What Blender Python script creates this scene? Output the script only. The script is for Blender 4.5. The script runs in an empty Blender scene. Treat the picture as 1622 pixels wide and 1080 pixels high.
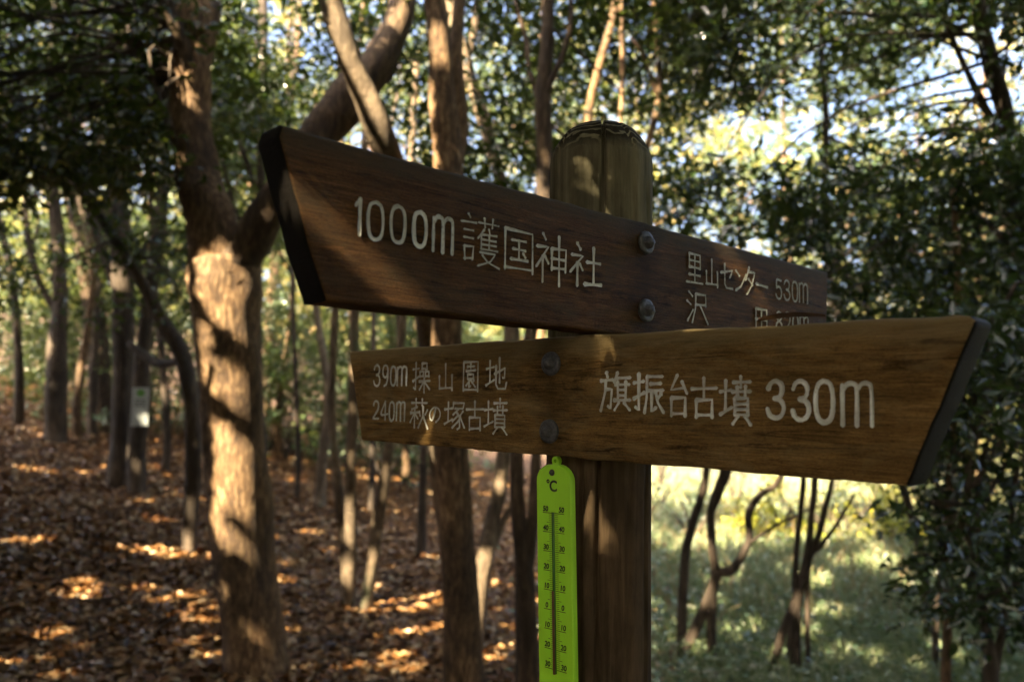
import bpy, math, random
import numpy as np
from mathutils import Vector, Matrix

random.seed(7)
rng = np.random.default_rng(11)
scene = bpy.context.scene
COL = scene.collection

# ------------------------------------------------------------------ camera
F_PX = 1268.0                      # focal length in photo pixels (1622 wide)
CAM_Z = 1.45
PITCH = math.atan(93.0 / F_PX)
ROLL = math.radians(0.88)
Fw = np.array([0, math.cos(PITCH), math.sin(PITCH)])
R0 = np.array([1.0, 0, 0]); U0 = np.array([0, -math.sin(PITCH), math.cos(PITCH)])
Rc = math.cos(ROLL) * R0 + math.sin(ROLL) * U0
Uc = -math.sin(ROLL) * R0 + math.cos(ROLL) * U0
CAM = np.array([0, 0, CAM_Z])
cam_data = bpy.data.cameras.new('camera')
cam = bpy.data.objects.new('camera', cam_data); COL.objects.link(cam)
m = Matrix.Identity(4)
for i in range(3):
    m[i][0] = Rc[i]; m[i][1] = Uc[i]; m[i][2] = -Fw[i]; m[i][3] = CAM[i]
cam.matrix_world = m
cam_data.sensor_width = 36; cam_data.lens = F_PX / 1622 * 36
cam_data.clip_start = 0.05; cam_data.clip_end = 500
cam_data.dof.use_dof = True
cam_data.dof.focus_distance = 0.86
cam_data.dof.aperture_fstop = 28.14 / 6.0     # a 6 mm pupil
scene.camera = cam

# ------------------------------------------------------------------ light
SUN_AZ = math.radians(38)          # behind the camera, to its left
SUN_EL = math.radians(36)
S = np.array([-math.sin(SUN_AZ) * math.cos(SUN_EL), -math.cos(SUN_AZ) * math.cos(SUN_EL), math.sin(SUN_EL)])
sun = bpy.data.lights.new('sun', 'SUN'); sun.energy = 5.0; sun.angle = math.radians(0.5); sun.color = (1.0, 0.82, 0.54)
so = bpy.data.objects.new('sun', sun); COL.objects.link(so)
so.rotation_euler = Vector(S).to_track_quat('Z', 'Y').to_euler()
world = bpy.data.worlds.new('World'); scene.world = world; world.use_nodes = True
wn = world.node_tree.nodes; wn.clear()
sky = wn.new('ShaderNodeTexSky'); sky.sky_type = 'NISHITA'; sky.sun_disc = False
sky.sun_elevation = SUN_EL
sky.sun_rotation = math.atan2(S[0], S[1])
sky.air_density = 0.6; sky.dust_density = 8.0; sky.ozone_density = 0.5
bg = wn.new('ShaderNodeBackground'); bg.inputs['Strength'].default_value = 0.13
wo = wn.new('ShaderNodeOutputWorld')
world.node_tree.links.new(sky.outputs[0], bg.inputs[0]); world.node_tree.links.new(bg.outputs[0], wo.inputs[0])
scene.view_settings.view_transform = 'Standard'; scene.view_settings.look = 'None'
scene.view_settings.exposure = 3.3; scene.view_settings.gamma = 1; scene.view_settings.use_curve_mapping = False
cy = scene.cycles
cy.max_bounces = 6; cy.diffuse_bounces = 3; cy.glossy_bounces = 2; cy.transmission_bounces = 4; cy.transparent_max_bounces = 4
cy.use_denoising = True
cy.caustics_reflective = False; cy.caustics_refractive = False; cy.sample_clamp_indirect = 4

# ------------------------------------------------------------------ geometry helpers
def pdir(px, py):
    return Fw + Rc * ((px - 811) / F_PX) - Uc * ((py - 540) / F_PX)
def P(px, py, d):
    return CAM + pdir(px, py) * d
def project(X):
    X = np.atleast_2d(X) - CAM
    d = X @ Fw
    return 811 + F_PX * (X @ Rc) / d, 540 - F_PX * (X @ Uc) / d, d

def ground_z(x, y):
    x = np.asarray(x, float); y = np.asarray(y, float)
    left = np.log1p(np.exp(np.clip((-x - 1.3) * 2, -30, 30))) / 2
    z = 0.17 * np.minimum(left, 14) + 0.05 * np.clip(y - 4, 0, 8) * (1 / (1 + np.exp((x + 1.0) * 1.2)))
    z = z + 0.10 * np.clip(y - 13, 0, 60) * (1 / (1 + np.exp((x - 6) * 0.3)))
    z = z - 0.03 * np.clip(x - 1.5, 0, 12)
    z = z + 0.03 * np.sin(x * 1.7 + 0.6 * y) * np.cos(y * 1.3 - 0.5 * x) + 0.015 * np.sin(4.1 * x + 1) * np.sin(3.7 * y)
    return z

def tag(o, label=None, cat=None, group=None, kind=None):
    if label: o['label'] = label
    if cat: o['category'] = cat
    if group: o['group'] = group
    if kind: o['kind'] = kind
    return o
def link(name, mesh, material=None, parent=None):
    o = bpy.data.objects.new(name, mesh); COL.objects.link(o)
    if material is not None and len(mesh.materials) == 0: mesh.materials.append(material)
    if parent is not None: o.parent = parent
    return o
def empty(name, loc, label, cat, group=None):
    o = bpy.data.objects.new(name, None); COL.objects.link(o)
    o.location = Vector([float(v) for v in loc]); o.empty_display_size = 0.1
    return tag(o, label, cat, group)
def np_mesh(name, V, faces, k, smooth=False, rnd=None):
    """V (n,3), faces (m,k) -> mesh"""
    me = bpy.data.meshes.new(name)
    V = np.ascontiguousarray(V, np.float32); faces = np.ascontiguousarray(faces, np.int32)
    me.vertices.add(len(V)); me.vertices.foreach_set('co', V.ravel())
    nf = len(faces)
    me.loops.add(nf * k); me.loops.foreach_set('vertex_index', faces.ravel())
    me.polygons.add(nf); me.polygons.foreach_set('loop_start', np.arange(nf, dtype=np.int32) * k)
    if smooth: me.polygons.foreach_set('use_smooth', np.ones(nf, bool))
    if rnd is not None:
        a = me.attributes.new('rnd', 'FLOAT', 'FACE'); a.data.foreach_set('value', np.ascontiguousarray(rnd, np.float32))
    me.update(calc_edges=True); me.validate()
    return me
def pymesh(name, verts, faces, smooth=False):
    me = bpy.data.meshes.new(name)
    me.from_pydata([tuple(map(float, v)) for v in verts], [], faces)
    if smooth: me.polygons.foreach_set('use_smooth', [True] * len(faces))
    me.update(); return me
def norm(a):
    return a / np.maximum(np.linalg.norm(a, axis=-1, keepdims=True), 1e-9)

def catmull(pts, n):
    pts = np.asarray(pts, float)
    if len(pts) < 3:
        t = np.linspace(0, 1, n + 1)[:, None]
        return pts[0] * (1 - t) + pts[-1] * t
    p = np.vstack([2 * pts[0] - pts[1], pts, 2 * pts[-1] - pts[-2]])
    out = []
    for i in range(1, len(p) - 2):
        for k in range(n):
            t = k / n
            out.append(0.5 * ((2 * p[i]) + (-p[i-1] + p[i+1]) * t + (2*p[i-1] - 5*p[i] + 4*p[i+1] - p[i+2]) * t*t + (-p[i-1] + 3*p[i] - 3*p[i+1] + p[i+2]) * t**3))
    out.append(p[-2]); return np.array(out)

def tube_arrays(pts, radii, sides=10, n=5, rough=0.07):
    """smooth tapered tube through pts; returns V, quads"""
    q = catmull(np.column_stack([np.asarray(pts, float), np.asarray(radii, float)]), n)
    C = q[:, :3]; R = np.maximum(q[:, 3], 0.0015)
    T = norm(np.gradient(C, axis=0))
    ref = np.array([0, 1.0, 0.15]) if abs(T[0][1]) < 0.8 else np.array([1.0, 0, 0])
    A = norm(np.cross(T, ref)); B = np.cross(T, A)
    th = np.linspace(0, 2 * math.pi, sides, endpoint=False)
    ph = rng.uniform(0, 6.28, 4)
    L = np.arange(len(C))[:, None]
    w = 1 + rough * (np.sin(2 * th[None] + ph[0] + L * 0.35) + 0.7 * np.sin(3 * th[None] + ph[1] - L * 0.23) + 0.6 * np.sin(L * 0.9 + ph[2] + th[None])) \
        + rough * 0.6 * rng.normal(0, 0.6, (len(C), sides))
    rr = R[:, None] * w
    V = C[:, None, :] + A[:, None, :] * (np.cos(th)[None, :, None] * rr[..., None]) + B[:, None, :] * (np.sin(th)[None, :, None] * rr[..., None])
    V = V.reshape(-1, 3)
    i = np.arange(len(C) - 1)[:, None] * sides; j = np.arange(sides)[None]; j2 = (j + 1) % sides
    Fc = np.stack([i + j, i + j2, i + sides + j2, i + sides + j], -1).reshape(-1, 4)
    # close the tip
    tip = len(V); V = np.vstack([V, C[-1] + T[-1] * R[-1] * 0.4, C[0]])
    last = (len(C) - 1) * sides
    caps = [[last + a, last + (a + 1) % sides, tip, tip] for a in range(sides)]
    return V, Fc, np.array([[c[0], c[1], c[2]] for c in caps]), None
def tube_mesh(name, tubes, sides=10, n=5, rough=0.07, origin=None):
    Vs, Qs, Ts = [], [], []; off = 0
    for pts, radii in tubes:
        V, Q, T, _ = tube_arrays(pts, radii, sides, n, rough)
        Vs.append(V); Qs.append(Q + off); Ts.append(T + off); off += len(V)
    V = np.vstack(Vs); Q = np.vstack(Qs); T = np.vstack(Ts)
    if origin is not None: V = V - origin
    me = bpy.data.meshes.new(name)
    nl = len(Q) * 4 + len(T) * 3
    me.vertices.add(len(V)); me.vertices.foreach_set('co', V.astype(np.float32).ravel())
    me.loops.add(nl); me.loops.foreach_set('vertex_index', np.concatenate([Q.ravel(), T.ravel()]).astype(np.int32))
    me.polygons.add(len(Q) + len(T))
    me.polygons.foreach_set('loop_start', np.concatenate([np.arange(len(Q)) * 4, len(Q) * 4 + np.arange(len(T)) * 3]).astype(np.int32))
    me.polygons.foreach_set('use_smooth', np.ones(len(Q) + len(T), bool))
    me.update(calc_edges=True); return me

# ------------------------------------------------------------------ materials
def new_mat(name):
    mt = bpy.data.materials.new(name); mt.use_nodes = True
    nt = mt.node_tree; nt.nodes.clear()
    out = nt.nodes.new('ShaderNodeOutputMaterial'); b = nt.nodes.new('ShaderNodeBsdfPrincipled')
    nt.links.new(b.outputs[0], out.inputs[0])
    return mt, nt, b, out
def N(nt, t, **kw):
    n = nt.nodes.new(t)
    for k, v in kw.items():
        if k in n.inputs: n.inputs[k].default_value = v
        else: setattr(n, k, v)
    return n
def ramp(nt, stops, src, interp='LINEAR'):
    r = nt.nodes.new('ShaderNodeValToRGB'); cr = r.color_ramp; cr.interpolation = interp
    while len(cr.elements) < len(stops): cr.elements.new(0.5)
    for e, (p, c) in zip(cr.elements, stops):
        e.position = p; e.color = (*c, 1) if len(c) == 3 else c
    nt.links.new(src, r.inputs[0]); return r
def mix(nt, a, b, fac, mode='MIX'):
    mx = nt.nodes.new('ShaderNodeMix'); mx.data_type = 'RGBA'; mx.blend_type = mode
    for s, i in ((fac, 0), (a, 6), (b, 7)):
        if hasattr(s, 'is_output'): nt.links.new(s, mx.inputs[i])
        else: mx.inputs[i].default_value = s if i == 0 else (*s, 1)
    return mx.outputs[2]
def mapping(nt, scale, coord='Object', loc=(0, 0, 0)):
    tc = nt.nodes.new('ShaderNodeTexCoord'); mp = nt.nodes.new('ShaderNodeMapping')
    mp.inputs['Scale'].default_value = scale; mp.inputs['Location'].default_value = loc
    nt.links.new(tc.outputs[coord], mp.inputs[0]); return mp.outputs[0]
def bump(nt, h, b, strength=0.4, dist=0.01):
    bp = nt.nodes.new('ShaderNodeBump'); bp.inputs['Strength'].default_value = strength; bp.inputs['Distance'].default_value = dist
    nt.links.new(h, bp.inputs['Height']); nt.links.new(bp.outputs[0], b.inputs['Normal']); return bp
def noise(nt, vec, scale=5, detail=6, rough=0.6, dist=0.0):
    n = nt.nodes.new('ShaderNodeTexNoise'); n.inputs['Scale'].default_value = scale; n.inputs['Detail'].default_value = detail
    n.inputs['Roughness'].default_value = rough; n.inputs['Distortion'].default_value = dist
    nt.links.new(vec, n.inputs['Vector']); return n.outputs[0]

def leaf_mat(name, cols, rough=0.4, trans=0.35, tcol=(0.25, 0.4, 0.05), spec=0.5):
    mt, nt, b, out = new_mat(name)
    at = N(nt, 'ShaderNodeAttribute', attribute_name='rnd')
    n = len(cols)
    r = ramp(nt, [(i / max(n - 1, 1), c) for i, c in enumerate(cols)], at.outputs['Fac'])
    nt.links.new(r.outputs[0], b.inputs['Base Color'])
    b.inputs['Roughness'].default_value = rough
    b.inputs['Specular IOR Level'].default_value = spec
    if trans > 0:
        t = nt.nodes.new('ShaderNodeBsdfTranslucent')
        tc = mix(nt, r.outputs[0], tcol, 0.6)
        nt.links.new(tc, t.inputs[0])
        ms = nt.nodes.new('ShaderNodeMixShader'); ms.inputs[0].default_value = trans
        nt.links.new(b.outputs[0], ms.inputs[1]); nt.links.new(t.outputs[0], ms.inputs[2]); nt.links.new(ms.outputs[0], out.inputs[0])
    return mt
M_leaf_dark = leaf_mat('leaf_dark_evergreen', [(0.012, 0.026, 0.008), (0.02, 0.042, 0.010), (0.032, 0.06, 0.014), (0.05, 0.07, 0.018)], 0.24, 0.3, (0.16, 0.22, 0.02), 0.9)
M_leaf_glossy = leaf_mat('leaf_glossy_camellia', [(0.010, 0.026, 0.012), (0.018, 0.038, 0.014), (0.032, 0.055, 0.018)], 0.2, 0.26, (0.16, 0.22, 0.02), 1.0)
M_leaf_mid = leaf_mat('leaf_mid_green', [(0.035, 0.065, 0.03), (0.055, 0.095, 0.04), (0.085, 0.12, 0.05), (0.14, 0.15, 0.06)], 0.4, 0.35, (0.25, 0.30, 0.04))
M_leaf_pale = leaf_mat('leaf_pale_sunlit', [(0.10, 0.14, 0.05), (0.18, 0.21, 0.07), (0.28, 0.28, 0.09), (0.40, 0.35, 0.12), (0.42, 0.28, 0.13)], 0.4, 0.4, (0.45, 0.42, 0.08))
M_leaf_yellow = leaf_mat('leaf_yellow_green', [(0.20, 0.24, 0.02), (0.34, 0.34, 0.03), (0.5, 0.42, 0.04)], 0.5, 0.4, (0.5, 0.5, 0.05))
M_leaf_cover = leaf_mat('ground_cover_leaf', [(0.10, 0.18, 0.10), (0.18, 0.27, 0.16), (0.28, 0.35, 0.23), (0.45, 0.45, 0.36)], 0.25, 0.3, (0.3, 0.4, 0.12), 1.0)
M_litter = leaf_mat('leaf_litter_brown', [(0.05, 0.025, 0.012), (0.15, 0.062, 0.018), (0.28, 0.125, 0.034), (0.38, 0.20, 0.07), (0.48, 0.32, 0.16), (0.42, 0.32, 0.20)], 0.45, 0.0, spec=0.5)
M_grass = leaf_mat('grass_blades', [(0.13, 0.19, 0.08), (0.22, 0.30, 0.13), (0.33, 0.38, 0.20), (0.50, 0.48, 0.33)], 0.45, 0.3, (0.25, 0.3, 0.06))
M_drygrass = leaf_mat('dry_grass_blades', [(0.16, 0.14, 0.06), (0.32, 0.25, 0.13), (0.38, 0.22, 0.13)], 0.6, 0.25, (0.4, 0.3, 0.12))

def bark_mat(name, c1, c2, c3, scale=1.0, lichen=None):
    mt, nt, b, out = new_mat(name)
    v = mapping(nt, (9 * scale, 9 * scale, 2.2 * scale))
    n1 = noise(nt, v, 4, 8, 0.65, 0.4)
    v2 = mapping(nt, (1.4, 1.4, 0.8)); n2 = noise(nt, v2, 2.5, 4, 0.6)
    v3 = mapping(nt, (3, 3, 26)); n3 = noise(nt, v3, 2.2, 4, 0.6)
    r = ramp(nt, [(0.3, c1), (0.5, c2), (0.72, c3)], n1)
    r2 = ramp(nt, [(0.40, (0.42, 0.40, 0.38)), (0.62, (1.15, 1.1, 1.05))], n2)
    col = mix(nt, r.outputs[0], r2.outputs[0], 1.0, 'MULTIPLY')
    if lichen:
        r3 = ramp(nt, [(0.56, (0, 0, 0)), (0.64, (1, 1, 1))], n2)
        col = mix(nt, col, lichen, r3.outputs[0])
    nt.links.new(col, b.inputs['Base Color']); b.inputs['Roughness'].default_value = 0.85
    ad = N(nt, 'ShaderNodeMath', operation='ADD'); nt.links.new(n1, ad.inputs[0])
    ml = N(nt, 'ShaderNodeMath', operation='MULTIPLY'); nt.links.new(n3, ml.inputs[0]); ml.inputs[1].default_value = 0.35
    nt.links.new(ml.outputs[0], ad.inputs[1])
    bump(nt, ad.outputs[0], b, 0.75, 0.018)
    return mt
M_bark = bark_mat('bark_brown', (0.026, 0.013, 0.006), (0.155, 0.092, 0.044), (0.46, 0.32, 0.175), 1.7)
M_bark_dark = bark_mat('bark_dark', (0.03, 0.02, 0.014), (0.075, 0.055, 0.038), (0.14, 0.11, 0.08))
M_bark_mid = bark_mat('bark_shaded_brown', (0.016, 0.009, 0.004), (0.070, 0.043, 0.022), (0.20, 0.14, 0.08))  # darker copy of the brown bark; the upper limbs' shade is put into it
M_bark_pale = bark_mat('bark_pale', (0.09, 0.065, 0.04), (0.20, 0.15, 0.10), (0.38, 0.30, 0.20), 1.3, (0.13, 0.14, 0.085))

def wood_mat(name, dark, mid, light, top_tint, stain_x, top_z, scuff=(0.46, 0.29, 0.11)):
    """weathered varnished board, grain along local X; worn grey-olive upper rim, dark run-off stain under the bolts"""
    mt, nt, b, out = new_mat(name)
    v = mapping(nt, (2.4, 14, 52)); g = noise(nt, v, 3.2, 10, 0.74, 0.7)
    v2 = mapping(nt, (16, 60, 420)); g2 = noise(nt, v2, 2.2, 6, 0.7, 0.3)
    v3 = mapping(nt, (7, 7, 13)); blot = noise(nt, v3, 2.0, 7, 0.68, 0.4)
    v4 = mapping(nt, (9, 30, 75)); fleck = noise(nt, v4, 1.6, 6, 0.72, 0.5)
    r = ramp(nt, [(0.30, dark), (0.47, mid), (0.70, light)], g)
    rr = ramp(nt, [(0.38, (0.40, 0.37, 0.34)), (0.58, (1.18, 1.15, 1.12))], g2)
    col = mix(nt, r.outputs[0], rr.outputs[0], 0.75, 'MULTIPLY')
    rb = ramp(nt, [(0.35, (0.6, 0.58, 0.56)), (0.62, (1.2, 1.15, 1.1))], blot)
    col = mix(nt, col, rb.outputs[0], 0.8, 'MULTIPLY')
    # pitted, rain-washed surface and greyed areas
    pit = noise(nt, mapping(nt, (1, 1, 2.2)), 330, 4, 0.75)
    rp_ = ramp(nt, [(0.36, (0.35, 0.33, 0.30)), (0.52, (1.05, 1.05, 1.05))], pit)
    col = mix(nt, col, rp_.outputs[0], 0.65, 'MULTIPLY')
    gz_ = noise(nt, mapping(nt, (4, 4, 11), loc=(3, 1, 7)), 2.4, 7, 0.7, 0.8)
    rg_ = ramp(nt, [(0.46, (0, 0, 0)), (0.66, (0.55, 0.55, 0.55))], gz_)
    col = mix(nt, col, top_tint, rg_.outputs[0])
    # hairline drying cracks along the grain
    vc = mapping(nt, (1.1, 8, 26)); ck = noise(nt, vc, 1.3, 2, 0.5, 0.3)
    ca_ = N(nt, 'ShaderNodeMath', operation='SUBTRACT'); nt.links.new(ck, ca_.inputs[0]); ca_.inputs[1].default_value = 0.5
    cb_ = N(nt, 'ShaderNodeMath', operation='ABSOLUTE'); nt.links.new(ca_.outputs[0], cb_.inputs[0])
    cm_ = N(nt, 'ShaderNodeMath', operation='MULTIPLY_ADD'); nt.links.new(blot, cm_.inputs[0]); cm_.inputs[1].default_value = 0.10; nt.links.new(cb_.outputs[0], cm_.inputs[2])
    rc_ = ramp(nt, [(0.044, (0.25, 0.22, 0.2)), (0.056, (1, 1, 1))], cm_.outputs[0])
    col = mix(nt, col, rc_.outputs[0], 0.9, 'MULTIPLY')
    # bare scuffs
    rs = ramp(nt, [(0.60, (0, 0, 0)), (0.72, (1, 1, 1))], fleck)
    col = mix(nt, col, scuff, rs.outputs[0])
    tc = N(nt, 'ShaderNodeTexCoord'); sp = N(nt, 'ShaderNodeSeparateXYZ'); nt.links.new(tc.outputs['Object'], sp.inputs[0])
    # worn top rim, ragged by noise; board tops follow UV 'topdist' attribute
    at = N(nt, 'ShaderNodeAttribute', attribute_name='rim')
    a1 = N(nt, 'ShaderNodeMath', operation='ADD'); nt.links.new(at.outputs['Fac'], a1.inputs[0])
    mm = N(nt, 'ShaderNodeMath', operation='MULTIPLY_ADD'); nt.links.new(fleck, mm.inputs[0]); mm.inputs[1].default_value = 1.1; mm.inputs[2].default_value = -0.55
    nt.links.new(mm.outputs[0], a1.inputs[1])
    rt = ramp(nt, [(0.35, (0, 0, 0)), (0.95, (1, 1, 1))], a1.outputs[0])
    tm = N(nt, 'ShaderNodeMath', operation='MULTIPLY'); nt.links.new(rt.outputs[0], tm.inputs[0]); tm.inputs[1].default_value = 0.85
    col = mix(nt, col, top_tint, tm.outputs[0])
    # end grain turned nearly black
    ae = N(nt, 'ShaderNodeAttribute', attribute_name='endgrain')
    col = mix(nt, col, (0.008, 0.006, 0.004), ae.outputs['Fac'])
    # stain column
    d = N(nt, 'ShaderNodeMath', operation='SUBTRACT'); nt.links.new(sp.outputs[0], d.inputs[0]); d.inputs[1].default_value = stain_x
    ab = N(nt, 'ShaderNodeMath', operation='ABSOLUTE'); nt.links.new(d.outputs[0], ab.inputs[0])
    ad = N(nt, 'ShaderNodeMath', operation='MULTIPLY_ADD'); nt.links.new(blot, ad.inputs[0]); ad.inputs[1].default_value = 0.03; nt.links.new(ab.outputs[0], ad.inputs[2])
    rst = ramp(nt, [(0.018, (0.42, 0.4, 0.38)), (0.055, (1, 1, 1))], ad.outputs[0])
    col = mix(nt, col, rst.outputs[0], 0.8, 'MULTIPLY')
    nt.links.new(col, b.inputs['Base Color'])
    b.inputs['Roughness'].default_value = 0.68; b.inputs['Specular IOR Level'].default_value = 0.15
    s = N(nt, 'ShaderNodeMath', operation='ADD'); nt.links.new(g2, s.inputs[0]); nt.links.new(g, s.inputs[1])
    s2 = N(nt, 'ShaderNodeMath', operation='ADD'); nt.links.new(s.outputs[0], s2.inputs[0]); nt.links.new(pit, s2.inputs[1])
    bump(nt, s2.outputs[0], b, 0.8, 0.0026)
    return mt
def post_mat():
    mt, nt, b, out = new_mat('post_wood')
    v = mapping(nt, (30, 30, 2.2)); g = noise(nt, v, 2.6, 9, 0.65, 0.5)
    v2 = mapping(nt, (130, 130, 6)); g2 = noise(nt, v2, 2.0, 4, 0.6)
    v3 = mapping(nt, (10, 10, 5)); bl = noise(nt, v3, 2, 5, 0.6)
    tc = N(nt, 'ShaderNodeTexCoord'); sp = N(nt, 'ShaderNodeSeparateXYZ'); nt.links.new(tc.outputs['Object'], sp.inputs[0])
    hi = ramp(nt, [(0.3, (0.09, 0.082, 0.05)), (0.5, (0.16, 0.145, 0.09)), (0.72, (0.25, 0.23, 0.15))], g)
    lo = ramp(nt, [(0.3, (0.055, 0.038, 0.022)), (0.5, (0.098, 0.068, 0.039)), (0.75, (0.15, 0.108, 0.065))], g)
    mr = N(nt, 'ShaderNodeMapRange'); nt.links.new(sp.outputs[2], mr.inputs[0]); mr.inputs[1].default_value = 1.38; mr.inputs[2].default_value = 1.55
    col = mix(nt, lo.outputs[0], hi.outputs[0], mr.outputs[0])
    rb = ramp(nt, [(0.38, (0.5, 0.5, 0.5)), (0.62, (1.2, 1.15, 1.1))], bl)
    col = mix(nt, col, rb.outputs[0], 0.8, 'MULTIPLY')
    # growth rings cut open on the rounded head
    gm = N(nt, 'ShaderNodeVectorMath', operation='LENGTH'); mp = mapping(nt, (1, 1, 0)); nt.links.new(mp, gm.inputs[0])
    wob = noise(nt, mapping(nt, (22, 22, 40)), 1.0, 3, 0.5)
    wv = N(nt, 'ShaderNodeMath', operation='MULTIPLY_ADD'); nt.links.new(wob, wv.inputs[0]); wv.inputs[1].default_value = 0.02; nt.links.new(gm.outputs['Value'], wv.inputs[2])
    sn = N(nt, 'ShaderNodeMath', operation='MULTIPLY'); nt.links.new(wv.outputs[0], sn.inputs[0]); sn.inputs[1].default_value = 1250
    si = N(nt, 'ShaderNodeMath', operation='SINE'); nt.links.new(sn.outputs[0], si.inputs[0])
    rg = ramp(nt, [(0.3, (0.22, 0.2, 0.17)), (0.75, (1.35, 1.35, 1.25))], si.outputs[0])
    mh = N(nt, 'ShaderNodeMapRange'); nt.links.new(sp.outputs[2], mh.inputs[0]); mh.inputs[1].default_value = 1.735; mh.inputs[2].default_value = 1.75
    col2 = mix(nt, col, rg.outputs[0], 1.0, 'MULTIPLY'); col = mix(nt, col, col2, mh.outputs[0])
    nt.links.new(col, b.inputs['Base Color']); b.inputs['Roughness'].default_value = 0.95; b.inputs['Specular IOR Level'].default_value = 0.12
    s = N(nt, 'ShaderNodeMath', operation='ADD'); nt.links.new(g2, s.inputs[0]); nt.links.new(g, s.inputs[1])
    bump(nt, s.outputs[0], b, 0.5, 0.003)
    return mt
def plain(name, c, rough=0.5, metal=0.0, nz=0.15, sc=40, bp=0.0):
    mt, nt, b, out = new_mat(name)
    n = noise(nt, mapping(nt, (1, 1, 1)), sc, 5, 0.6)
    r = ramp(nt, [(0.3, tuple(x * (1 - nz) for x in c)), (0.7, tuple(min(1, x * (1 + nz)) for x in c))], n)
    nt.links.new(r.outputs[0], b.inputs['Base Color']); b.inputs['Roughness'].default_value = rough; b.inputs['Metallic'].default_value = metal
    if bp: bump(nt, n, b, bp, 0.002)
    return mt
M_post = post_mat()
M_iron = plain('dull_galvanised_iron', (0.075, 0.075, 0.075), 0.5, 0.3, 0.45, 260, 0.5)
M_green = plain('lime_plastic', (0.44, 0.90, 0.04), 0.38, 0, 0.07, 12)
M_ink = plain('dark_ink', (0.01, 0.03, 0.008), 0.6)
M_tube = plain('glass_tube_capillary', (0.05, 0.16, 0.03), 0.15)
M_white_plate = plain('white_painted_plate', (0.42, 0.46, 0.46), 0.5, 0, 0.1, 20)
M_greenprint = plain('green_print', (0.12, 0.32, 0.06), 0.5)
M_deadleaf = plain('dry_leaf_tan', (0.17, 0.10, 0.07), 0.7, 0, 0.3, 90, 0.3)
# worn white paint in the carved characters
M_paint, nt, b, out = new_mat('worn_white_paint')
n_ = noise(nt, mapping(nt, (220, 220, 220)), 1.0, 5, 0.7); n2_ = noise(nt, mapping(nt, (28, 28, 28)), 1, 3, 0.5)
r_ = ramp(nt, [(0.28, (0.22, 0.17, 0.10)), (0.38, (0.72, 0.73, 0.66)), (0.7, (0.86, 0.88, 0.82))], n_)
r2_ = ramp(nt, [(0.35, (0.62, 0.6, 0.56)), (0.6, (1, 1, 1))], n2_)
nt.links.new(mix(nt, r_.outputs[0], r2_.outputs[0], 1.0, 'MULTIPLY'), b.inputs['Base Color']); b.inputs['Roughness'].default_value = 0.7
M_paint_dim, nt, b, out = new_mat('faded_white_paint')
n_ = noise(nt, mapping(nt, (220, 220, 220)), 1.0, 5, 0.7)
r_ = ramp(nt, [(0.30, (0.16, 0.12, 0.07)), (0.42, (0.52, 0.53, 0.47)), (0.7, (0.72, 0.74, 0.66))], n_)
nt.links.new(r_.outputs[0], b.inputs['Base Color']); b.inputs['Roughness'].default_value = 0.7
# ground
M_ground, nt, b, out = new_mat('woodland_soil')
v = mapping(nt, (1, 1, 1)); a_ = noise(nt, v, 14, 8, 0.7, 0.5); c_ = noise(nt, v, 0.5, 4, 0.6)
r_ = ramp(nt, [(0.32, (0.018, 0.011, 0.007)), (0.5, (0.075, 0.038, 0.020)), (0.68, (0.17, 0.09, 0.045))], a_)
g_ = ramp(nt, [(0.32, (0.05, 0.07, 0.03)), (0.5, (0.13, 0.14, 0.07)), (0.7, (0.27, 0.24, 0.15))], a_)
sp = N(nt, 'ShaderNodeSeparateXYZ'); nt.links.new(v, sp.inputs[0])
mr = N(nt, 'ShaderNodeMapRange'); nt.links.new(sp.outputs[0], mr.inputs[0]); mr.inputs[1].default_value = 0.6; mr.inputs[2].default_value = 2.0
nt.links.new(mix(nt, r_.outputs[0], g_.outputs[0], mr.outputs[0]), b.inputs['Base Color']); b.inputs['Roughness'].default_value = 0.95
bump(nt, a_, b, 0.8, 0.03)

# ------------------------------------------------------------------ ground
def grid_axis(lo, hi, fine_lo, fine_hi, fine, coarse):
    a = np.arange(fine_lo, fine_hi, fine)
    l = -np.geomspace(coarse, max(fine_lo - lo, coarse * 2), 26)[::-1] + fine_lo
    h = np.geomspace(coarse, max(hi - fine_hi, coarse * 2), 26) + fine_hi
    return np.concatenate([l, a, h])
gx = grid_axis(-110, 110, -9, 9, 0.12, 0.3); gy = grid_axis(-60, 160, 0, 16, 0.12, 0.3)
X, Y = np.meshgrid(gx, gy, indexing='ij'); Z = ground_z(X, Y) + rng.normal(0, 0.006, X.shape)
V = np.stack([X, Y, Z], -1).reshape(-1, 3); ny = len(gy)
i = np.arange(len(gx) - 1)[:, None] * ny; j = np.arange(ny - 1)[None]
Fq = np.stack([i + j, i + ny + j, i + ny + j + 1, i + j + 1], -1).reshape(-1, 4)
tag(link('ground', np_mesh('ground', V, Fq, 4, True), M_ground), kind='structure')

# ------------------------------------------------------------------ signpost
POST_D = 0.95; POST_R = 0.0605
axis_pt = P(951, 330, POST_D); AX = axis_pt[:2]
def hdir(px, py):
    d = pdir(px, py); d = np.array([d[0], d[1], 0]); return d / np.linalg.norm(d)
class Plane:
    """vertical plane: e along (to image right), n toward viewer, O a point on the front face"""
    def __init__(s, e, r, z):
        s.e = e; s.n = np.array([e[1], -e[0], 0])
        s.O = np.array([AX[0], AX[1], z]) + s.n * r
        s.M = Matrix(((e[0], -s.n[0], 0, s.O[0]), (e[1], -s.n[1], 0, s.O[1]), (0, 0, 1, s.O[2]), (0, 0, 0, 1)))
    def uv(s, px, py):
        d = pdir(px, py); t = ((s.O - CAM) @ s.n) / (d @ s.n); X = CAM + d * t - s.O
        return X @ s.e, X[2]
    def px(s, u, v):
        return [float(c[0]) for c in project(s.O + s.e * u + np.array([0, 0, v]))]
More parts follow.
